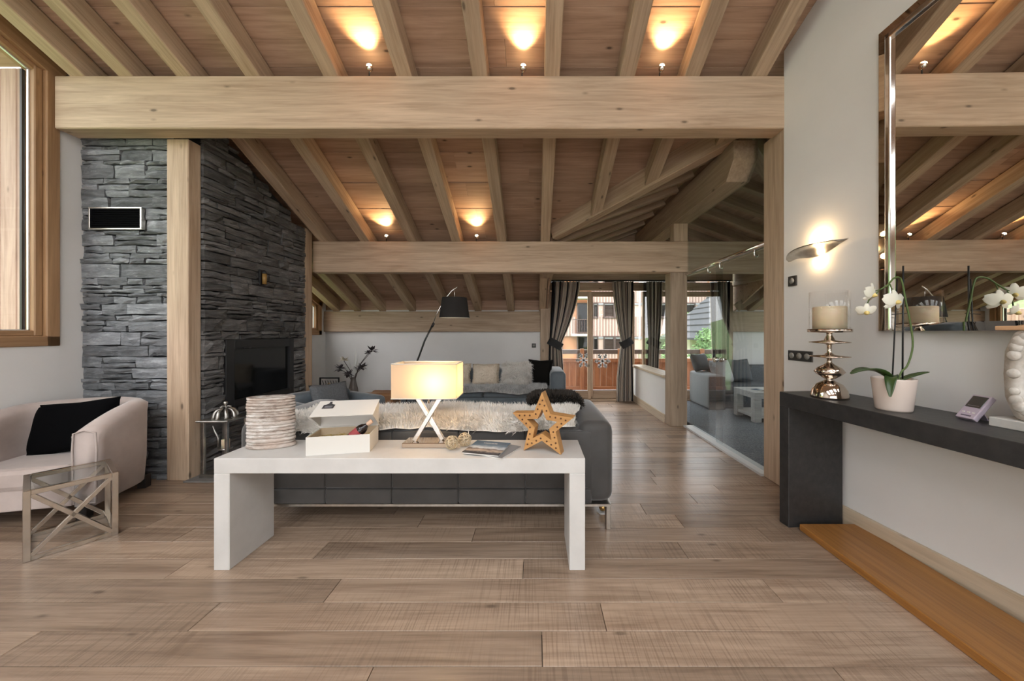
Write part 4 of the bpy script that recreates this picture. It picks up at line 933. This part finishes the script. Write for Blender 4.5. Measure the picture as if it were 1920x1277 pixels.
tube('support_stick',[(.003,.01,.0),(.030,.01,.56)],.0035,BLACK,oc,6); tube('support_stick',[(.048,.0,.0),(.052,.0,.63)],.0042,BLACK,oc,6); tube('stick_tie',[(-.01,.0,.37),(.07,.0,.375)],.002,BLACK,oc,5)
stem=[(.012,-.01,.0),(.03,-.01,.06),(.065,-.01,.10),(.092,-.01,.20),(.080,-.01,.32),(.055,-.01,.44),(.038,-.01,.53),(.02,-.012,.565),(-.02,-.02,.56),(-.06,-.03,.525),(-.10,-.03,.50)]
def smooth(pts,n=5):
    P=[Vector(p) for p in pts]; out=[]
    for i in range(len(P)-1):
        a,b,c,d=P[max(i-1,0)],P[i],P[i+1],P[min(i+2,len(P)-1)]
        for k in range(n):
            t_=k/n; out.append(.5*((2*b)+(c-a)*t_+(2*a-5*b+4*c-d)*t_*t_+(3*b-a-3*c+d)*t_**3))
    return out+[P[-1]]
tube('flower_stem',smooth(stem),.0042,STEMG,oc,8)
def orchid_flower(p,r,yaw,tilt):
    M0=Matrix.Translation(p) @ Matrix.Rotation(yaw,4,'Z') @ Matrix.Rotation(tilt,4,'X')
    fl_=bpy.data.objects.new('flower',None); C.objects.link(fl_); fl_.parent=oc; fl_.matrix_local=M0
    for ang,wd,ln2 in ((0,.55,1.0),(2.2,.5,.95),(-2.2,.5,.95),(1.25,.95,1.1),(-1.25,.95,1.1)):
        v=[];f=[]
        for i in range(7):
            t_=i/6; w__=wd*r*.55*math.sin(PI*(t_*.86+.07))**.7; 
            for q in (-1,0,1): 
                x=w__*q; z_=t_*ln2*r; yy=-.012*(1-t_)+.010*t_*t_+.006*abs(q)
                v.append((x*math.cos(ang)+z_*math.sin(ang),yy,-x*math.sin(ang)+z_*math.cos(ang)))
        for i in range(6):
            for j in range(2): a=i*3+j; f.append((a,a+1,a+4,a+3))
        n0=len(v); v += [(a,b+.0015,c) for a,b,c in v[:n0]]; f += [tuple(n0+q for q in reversed(g_)) for g_ in f[:]]
        raw('petal',v,f,PETAL,fl_,None,True)
    lathe('lip',[(.002,-.02),(.010,-.012),(.012,0),(.004,.012)],mat('orchid_lip',(.80,.62,.22),.5),fl_,10,T(0,-.012,-.004,0,PI/2))
orchid_flower((-.045,-.055,.435),.060,.15,.1); orchid_flower((-.145,-.03,.475),.056,.5,.25); orchid_flower((-.165,-.02,.385),.040,-.5,.5)
tube('flower_stalk',[(-.05,-.03,.53),(-.05,-.045,.48),(-.045,-.05,.44)],.003,STEMG,oc,6); tube('flower_stalk',[(-.10,-.03,.50),(-.13,-.025,.49),(-.145,-.02,.475)],.003,STEMG,oc,6); tube('flower_stalk',[(-.11,-.03,.49),(-.15,-.02,.45),(-.165,-.012,.39)],.003,STEMG,oc,6)
wsn = thing('weather_station','small lilac weather station on a stand on the dark console','weather station',(2.045,1.645,ZC),math.radians(-94))
LIL=mat('lilac_plastic',(.50,.42,.50),.4); Mw=T(0,0,.004,0,math.radians(-38))
box('body',(-.038,-.012,0),(.038,.012,.135),LIL,wsn,.004,2,Mw); box('display',(-.031,-.0135,.062),(.031,-.0118,.126),mat('lcd',(.06,.055,.05),.2),wsn,.001,1,Mw)
for i in range(3): box('button',(-.024+i*.02,-.014,.030),(-.014+i*.02,-.0118,.036),PAPER,wsn,0,1,Mw)
box('print_line',(-.02,-.0128,.012),(.02,-.0118,.018),mat('dark_print',(.12,.10,.13),.5),wsn,0,1,Mw)
M4,l_=frame_m((0,.075,.002),(0,.035,.07)); box('stand',(0,-.022,-.002),(l_,.022,.002),LIL,wsn,0,1,M4)
cv = thing('carved_sculpture','whitewashed carved openwork sculpture at the right end of the console','sculpture',(2.12,1.40,ZC),ANG)
box('base',(-.075,-.16,0),(.075,.16,.04),noisy('pale_stone',(.52,.50,.47),(.62,.60,.57),14,.8),cv,.003,1)
CARV=noisy('carved_whitewash',(.50,.44,.38),(.78,.74,.69),20,.8,.4)
ou=[]; inn=[]
for k in range(28):
    a=2*PI*k/28; sg=lambda q: math.copysign(abs(q)**.45,q); ou.append((.122*sg(math.cos(a))*(1+.05*math.cos(5*a)),.235+.195*sg(math.sin(a)))); inn.append((.070*math.cos(a),.170+.110*math.sin(a)))
bm=bmesh.new(); rings=[]
for pts,xx in ((ou,-.05),(inn,-.05),(inn,.05),(ou,.05)): rings.append([bm.verts.new((xx,p[0],max(p[1],.04))) for p in pts])
for a,b in ((0,1),(1,2),(2,3),(3,0)):
    for i in range(28): bm.faces.new((rings[a][i],rings[a][(i+1)%28],rings[b][(i+1)%28],rings[b][i]))
from_bm('carving',bm,CARV,cv,None,True)
rc=random.Random(5)
for k in range(22):
    a=2*PI*k/22; lathe('carved_disc',[(.001,-.010),(.020,-.008),(.025,0)],CARV,cv,12,T(-.05,.098*math.copysign(abs(math.cos(a))**.5,math.cos(a)),.24+.165*math.copysign(abs(math.sin(a))**.6,math.sin(a)),0,0,PI/2) @ Matrix.Scale(rc.uniform(.7,1.05),4))
box('top_cap',(-.06,-.15,.425),(.06,.15,.445),mat('cap_wood',(.60,.36,.20),.5),cv,.004)

# ------------------------------------------------------------------ curtains
def stripes():
    m=mat('striped_curtain',(.5,.5,.5),.85); u=N(m,'ShaderNodeUVMap'); s=N(m,'ShaderNodeSeparateXYZ'); L(m,u.outputs[0],s.inputs[0])
    k,c,t_=(.014,.014,.016),(.66,.58,.49),(.36,.29,.24); st_=[]
    pos=0; seq=[k,k,c,c,k,t_,c,c,k,c,c,t_,c,k,c]
    st_=[(i/15,seq[i]) for i in range(15)]
    L(m,ramp(m,s.outputs['X'],st_,'CONSTANT'),m.node_tree.nodes['Principled BSDF'].inputs['Base Color']); return m
STR=stripes()
def curtain(name,label,top,tie,bot,z3,y,m,flip=False,folds=9):
    g=thing(name,label,'curtain',((top[0]+top[1])/2,y,z3[2]),0,'balcony curtains'); ox=(top[0]+top[1])/2; v=[];f=[]; nu,nv=120,30
    for j in range(nv+1):
        z_=z3[0]+(z3[2]-z3[0])*j/nv
        if z_>z3[1]: t_=(z3[0]-z_)/(z3[0]-z3[1]); s=t_**1.6; a=top[0]+(tie[0]-top[0])*s; b=top[1]+(tie[1]-top[1])*s; amp=.045-.012*t_
        else: t_=(z3[1]-z_)/(z3[1]-z3[2]+1e-6); s=min(1,t_*1.5)**.7; a=tie[0]+(bot[0]-tie[0])*s; b=tie[1]+(bot[1]-tie[1])*s; amp=.033+.012*t_
        for i in range(nu+1):
            u=i/nu; v.append((a+(b-a)*u-ox, amp*math.sin(2*PI*folds*u+.6*math.sin(7*u)), z_-z3[2]))
    for j in range(nv):
        for i in range(nu): q=j*(nu+1)+i; f.append((q,q+1,q+nu+2,q+nu+1))
    me=bpy.data.meshes.new('cloth'); me.from_pydata(v,[],f); uv=me.uv_layers.new(name='UVMap')
    for p in me.polygons:
        p.use_smooth=True
        for li in p.loop_indices:
            i=me.loops[li].vertex_index%(nu+1); uu=i/nu; uv.data[li].uv=((1-uu if flip else uu)*.999,0)
    link('cloth',me,m,g); return g, ox
def tieback(g,ox,tie,zt_,z2,tilt):
    w_=(tie[1]-tie[0])/2+.03; cx=(tie[0]+tie[1])/2-ox
    n=20; v=[];f=[]
    for j in (0,1):
        for i in range(n): a=2*PI*i/n; v.append((w_*math.cos(a),.075*math.sin(a),(-.07 if j==0 else .07)))
    for i in range(n): f.append((i,(i+1)%n,n+(i+1)%n,n+i))
    raw('tieback',v,f,LINEN if False else BLACKF2,g,T(cx,0,zt_-z2,0,0,tilt),True)
BLACKF2=mat('charcoal_tieback',(.022,.022,.023),.85)
g,ox=curtain('curtain','striped curtain gathered left of the balcony door',(.32,.86),(.27,.50),(.25,.56),(2.28,1.10,.012),6.58,STR); tieback(g,ox,(.27,.50),1.10,.012,.5)
g,ox=curtain('curtain','striped curtain gathered right of the balcony door',(1.47,1.87),(1.64,1.83),(1.55,1.86),(2.28,1.12,.012),6.58,STR,True); tieback(g,ox,(1.64,1.83),1.12,.012,-.5)
curtain('curtain','grey striped curtain just behind the half wall glass',(2.06,2.42),(2.12,2.36),(2.10,2.34),(2.28,1.0,.03),6.58,STR,False,6); curtain('curtain','black striped curtain at the far right of the glazing',(3.33,3.70),(3.36,3.68),(3.38,3.68),(2.28,1.1,.03),6.58,STR,True,6)
ct=timber('curtain_track',(.30,6.58,2.285),(3.72,6.58,2.285),.03,.025,BLACK,None); setp(ct,'thin black curtain track above the balcony glazing','curtain track')

# ------------------------------------------------------------------ second sitting room
rg = box('shag_rug',(2.24,3.24,-.012),(5.55,6.60,.012),CARPET,None,.004,1); setp(rg,'grey shag carpet filling the second sitting room','carpet')
s3 = thing('corner_sofa','grey linen sofa behind the glass partition','sofa',(4.2,6.2,.012))
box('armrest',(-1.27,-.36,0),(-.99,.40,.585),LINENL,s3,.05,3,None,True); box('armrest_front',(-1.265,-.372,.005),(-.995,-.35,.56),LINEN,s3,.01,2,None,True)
box('armrest',(.99,-.36,0),(1.27,.40,.585),LINEN,s3,.05,3,None,True); box('seat_base',(-.99,-.26,0),(.99,.36,.25),LINEN,s3,.03,3,None,True)
for i in range(2): box('seat_cushion',(-.985+i*.985,-.28,.24),(-.005+i*.985,.22,.40),LINEN,s3,.05,3,None,True)
box('backrest',(-.99,.2,.2),(.99,.40,.70),LINEN,s3,.06,3,None,True)
for i,(x,z_,w_,h_,m,rz,l) in enumerate(((3.10,.43,.40,.34,LINEN,.5,'dark cushion at the arm of the linen sofa'),(3.36,.40,.46,.42,LINENL,.35,'light grey cushion leaning on the linen sofa'),(3.74,.41,.44,.42,LINEN,.1,'dark grey square cushion on the linen sofa'))):
    g=thing('cushion',l,'cushion',(x,(6.40,6.14,6.27)[i],z_+.022 if i else .60),rz); pillow('pad',w_,h_,.15,m,g,T(0,0,0,0,-.35))
wt = thing('coffee_table','whitewashed block coffee table on the shag carpet','coffee table',(3.55,5.28,.012))
box('top',(-.37,-.27,.345),(.37,.27,.435),W_WASH,wt,.004,1); box('shelf',(-.36,-.26,.06),(.36,.26,.11),W_WASH,wt,.004,1)
for sx_ in (-1,1):
    for sy_ in (-1,1): box('leg',(sx_*.32-.05,sy_*.22-.05,0),(sx_*.32+.05,sy_*.22+.05,.345),W_WASH,wt,.004,1)
mg2 = thing('magazine','open magazine on the whitewashed coffee table','magazine',(3.45,5.25,.447),.4); box('pages',(-.14,-.1,0),(.14,.1,.006),PAPER,mg2); box('cover',(-.141,-.101,.006),(.0,.101,.007),COV,mg2)

# ------------------------------------------------------------------ outside
GRASS=noisy('lawn_grass',(.11,.165,.055),(.20,.27,.11),1.5,.9,.2)
gr = raw('lawn',[(-70,-40,14),(-12,-40,-.6),(-4.6,-40,-2.6),(40,-40,-2.6),(-70,60,14),(-12,60,-.6),(-4.6,60,-2.6),(40,60,-2.6)],[(0,1,5,4),(1,2,6,5),(2,3,7,6)],GRASS); setp(gr,'green lawn slope around the chalet',None,None,'structure')
te = box('bounce_terrace',(-9,-14,-.3),(9,-4.72,-.08),noisy('bounce_paving',(.52,.50,.47),(.60,.58,.55),3,.8)); setp(te,'pale paved surface added behind the viewer to bounce light',None,None,'structure')  # unseen pale surface added to bounce sky light indoors
we = struct('wall_exterior','vertical larch cladding outside the left windows')
for i in range(13): post('cladding_board', -4.40-(i+1)*.145, -4.40-i*.145-.004, 3.04, 3.07, -1.0, zr(3.04)+DK, W_EXT, we)
for i in range(10): post('cladding_board', -4.34-(i+1)*.145, -4.34-i*.145-.004, 6.86, 6.89, .2, zr(6.86)+.1, W_EXT, we)
box('sheathing',(-6.3,3.08,-1),(-4.34,3.2,zr(3.2)+.15),W_EXT,we); box('sheathing',(-5.8,6.9,.2),(-4.34,7.0,zr(7)+.1),W_EXT,we)
bl_ = thing('balcony','wooden balcony with solid board railing beyond the doors','balcony',(2.0,7.4,-.05))
for i in range(9): timber('deck_board',(-2.2,-.5+i*.15,-.03),(2.6,-.5+i*.15,-.03),.143,.03,W_BALC,bl_)
YR=.75
for i in range(33): post('railing_board',-2.2+i*.145,-2.2+i*.145+.141,YR,YR+.025,-.05,.70,W_BALC,bl_)
timber('bottom_rail',(-2.2,YR-.02,.0),(2.6,YR-.02,.0),.05,.10,W_BALC,bl_); timber('mid_rail',(-2.2,YR,.66),(2.6,YR,.66),.09,.09,W_BALC,bl_); timber('top_rail',(-2.2,YR,.86),(2.6,YR,.86),.10,.10,W_DARK,bl_)
for x in (-.9,-.02,1.9): post('rail_post',x-.045,x+.045,YR-.09,YR+.0,-.03,.98,W_BALC,bl_)
# apartment building
ab = thing('apartment_building','timber clad apartment block across from the balcony','building',(6,25,-2.6))
FAC=mat('pink_slat_cladding',(.40,.27,.22),.7); vec,_,raw_=coords(FAC,0,(1,1,1)); wv=N(FAC,'ShaderNodeTexWave'); wv.inputs['Scale'].default_value=1.45; L(FAC,raw_,wv.inputs['Vector'])
L(FAC,ramp(FAC,wv.outputs['Fac'],[(.0,(.17,.10,.085)),(.28,(.37,.25,.21)),(1,(.47,.34,.30))]),FAC.node_tree.nodes['Principled BSDF'].inputs['Base Color'])
ORA=noisy('orange_render',(.46,.20,.10),(.54,.25,.13),2,.8); WHT=mat('white_slab',(.62,.60,.57),.7); GRY=mat('grey_band',(.25,.25,.26),.6)
box('wall',(-9,.25,0),(8,6,9.5),ORA,ab)
FL=[.55,2.97,5.39]; 
box('cladding',(-1.85,.08,3.60),(6.5,.25,5.02),FAC,ab); box('cladding',(-1.85,.08,6.05),(6.5,.25,7.5),FAC,ab); box('cladding',(-1.85,.08,1.2),(6.5,.25,2.55),FAC,ab)
box('cladding',(-9,.1,3.6),(-3.1,.25,5.0),FAC,ab)
box('infill',(-1.88,.12,0),(6.5,.25,9.5),mat('pink_render',(.50,.36,.31),.8),ab)
for z_ in (3.42,5.86): box('band',(-1.9,.05,z_),(6.5,.26,z_+.14),GRY,ab)
PW=glass('building_pane',(.25,.3,.33),2.5); FRM=mat('brown_window_frame',(.07,.045,.04),.5); SHU=mat('plum_shutter',(.23,.10,.11),.6); CUR=mat('white_net_curtain',(.65,.66,.66),.8)
def bwin(x0,x1,z0,z1,kind):
    wn=bpy.data.objects.new('window',None); C.objects.link(wn); wn.parent=ab
    for lo,hi in (((x0,.0,z0),(x0+.08,.27,z1)),((x1-.08,.0,z0),(x1,.27,z1)),((x0+.08,0,z0),(x1-.08,.27,z0+.08)),((x0+.08,0,z1-.08),(x1-.08,.27,z1))): box('frame',lo,hi,FRM,wn)
    if kind=='s': 
        for i in range(int((z1-z0-.16)/.1)): box('shutter_slat',(x0+.08,.12,z0+.08+i*.1),(x1-.08,.2,z0+.08+i*.1+.088),SHU,wn)
    else:
        box('pane',(x0+.08,.12,z0+.08),(x1-.08,.14,z1-.08),PW,wn); box('net_curtain',(x0+.1,.22,z0+.08),(x0+.1+(x1-x0)*.3,.24,z1-.08),CUR,wn); box('room_dark',(x0+.08,.242,z0+.08),(x1-.08,.249,z1-.08),mat('room_dark',(.10,.15,.19),.3),wn)
for z0 in (1.15,3.55):
    pass
for zb in (2.62-2.42+.35,2.97,5.05):
    pass
for (zb,zt_) in ((4.90,6.02),(2.48,3.62),(7.4,8.5)):
    bwin(-2.95,-2.05,zb-1.05 if zb<7 else zb,zt_,'g'); bwin(-1.80,-1.42,zb,zt_,'g'); bwin(-1.05,-.25,zb,zt_,'s'); bwin(-.25,.45,zb,zt_,'s'); bwin(2.2,2.95,zb,zt_,'s'); bwin(2.95,3.9,zb,zt_,'g'); bwin(4.7,5.6,zb,zt_,'g'); bwin(-5.2,-4.0,zb,zt_,'g')
for z_ in (3.62,6.25): box('balcony_slab',(-3.4,-.9,z_),(-1.95,.1,z_+.16),WHT,ab)
for z_ in (3.80,6.4):
    for i in range(13): box('baluster',(-3.38+i*.115,-.88,z_),(-3.35+i*.115,-.86,z_+.95),FRM,ab)
    box('handrail',(-3.4,-.9,z_+.95),(-1.95,-.84,z_+1.0),FRM,ab)
# neighbouring chalet eave
nb = thing('neighbour_chalet','pale timber chalet gable with dark shingle eave outside right','building',(7.6,12.5,-2.6))
box('wall',(-.7,0,0),(3.2,4,4.3),PAPER,nb)
for i in range(9): timber('siding_board',(-.72,-.03,2.1+i*.27),(3.2,-.03,2.1+i*.27),.05,.255,W_WASH,nb)
for i in range(8):
    a=-1.75+i*.30; z_=3.62+i*.26; prism('shingle_course',[(a,z_),(a+.5,z_+.36),(a+.5,z_+.42),(a,z_+.08)],'y',-.7,3.6,mat('dark_shingle',(.055,.055,.06),.8),nb)
LEAVES=noisy('tree_leaves',(.05,.12,.03),(.22,.34,.13),2.6,.9); TRUNK=noisy('tree_bark',(.07,.05,.035),(.13,.10,.07),6,.9)
def tree(label,x,y,z,h,r,seed):
    g=thing('leafy_tree',label,'tree',(x,y,z),0,'trees outside'); rnd=random.Random(seed)
    tube('trunk',[(0,0,-.4),(.05,.03,h*.35),(0,.1,h*.7)],.1,TRUNK,g,8,radii=[h*.03,h*.024,h*.012])
    v=[];f=[]
    cl=[Vector((rnd.gauss(0,.42)*r,rnd.gauss(0,.42)*r,h*(.35+.62*rnd.random()))) for _ in range(26)]
    for _ in range(5200):
        c=rnd.choice(cl); d=Vector((rnd.gauss(0,1),rnd.gauss(0,1),rnd.gauss(0,1))).normalized()*r*.36*rnd.random()**.4; p=c+d
        s=Vector((rnd.gauss(0,1),rnd.gauss(0,1),rnd.gauss(0,1))).normalized()*r*.06; q=s.orthogonal().normalized()*r*.035; i0=len(v)
        v += [p-s,p+q,p+s,p-q]; f.append((i0,i0+1,i0+2,i0+3))
    me=bpy.data.meshes.new('crown'); me.from_pydata(v,[],f); o=link('crown',me,LEAVES,g); o['kind']='stuff'
tree('tree showing behind the far post through the glass',9.6,19.5,-2.6,4.9,2.0,1); tree('bushy tree beyond the neighbouring chalet',15.5,19.0,-2.6,4.6,1.9,2); tree('tall tree on the lawn slope outside the left window',-17,9,.8,6.5,2.6,3); tree('rounded tree higher up the lawn slope',-24,14,2.5,7,3.0,4); tree('young tree on the slope near the chalet wall',-20,3.5,1.5,5.5,2.4,5)
tree('farthest tree on the lawn slope',-30,22,4.1,8,3.3,6)
tree('slim tree close beyond the balcony corner',5.15,10.8,-2.6,4.1,1.0,9)
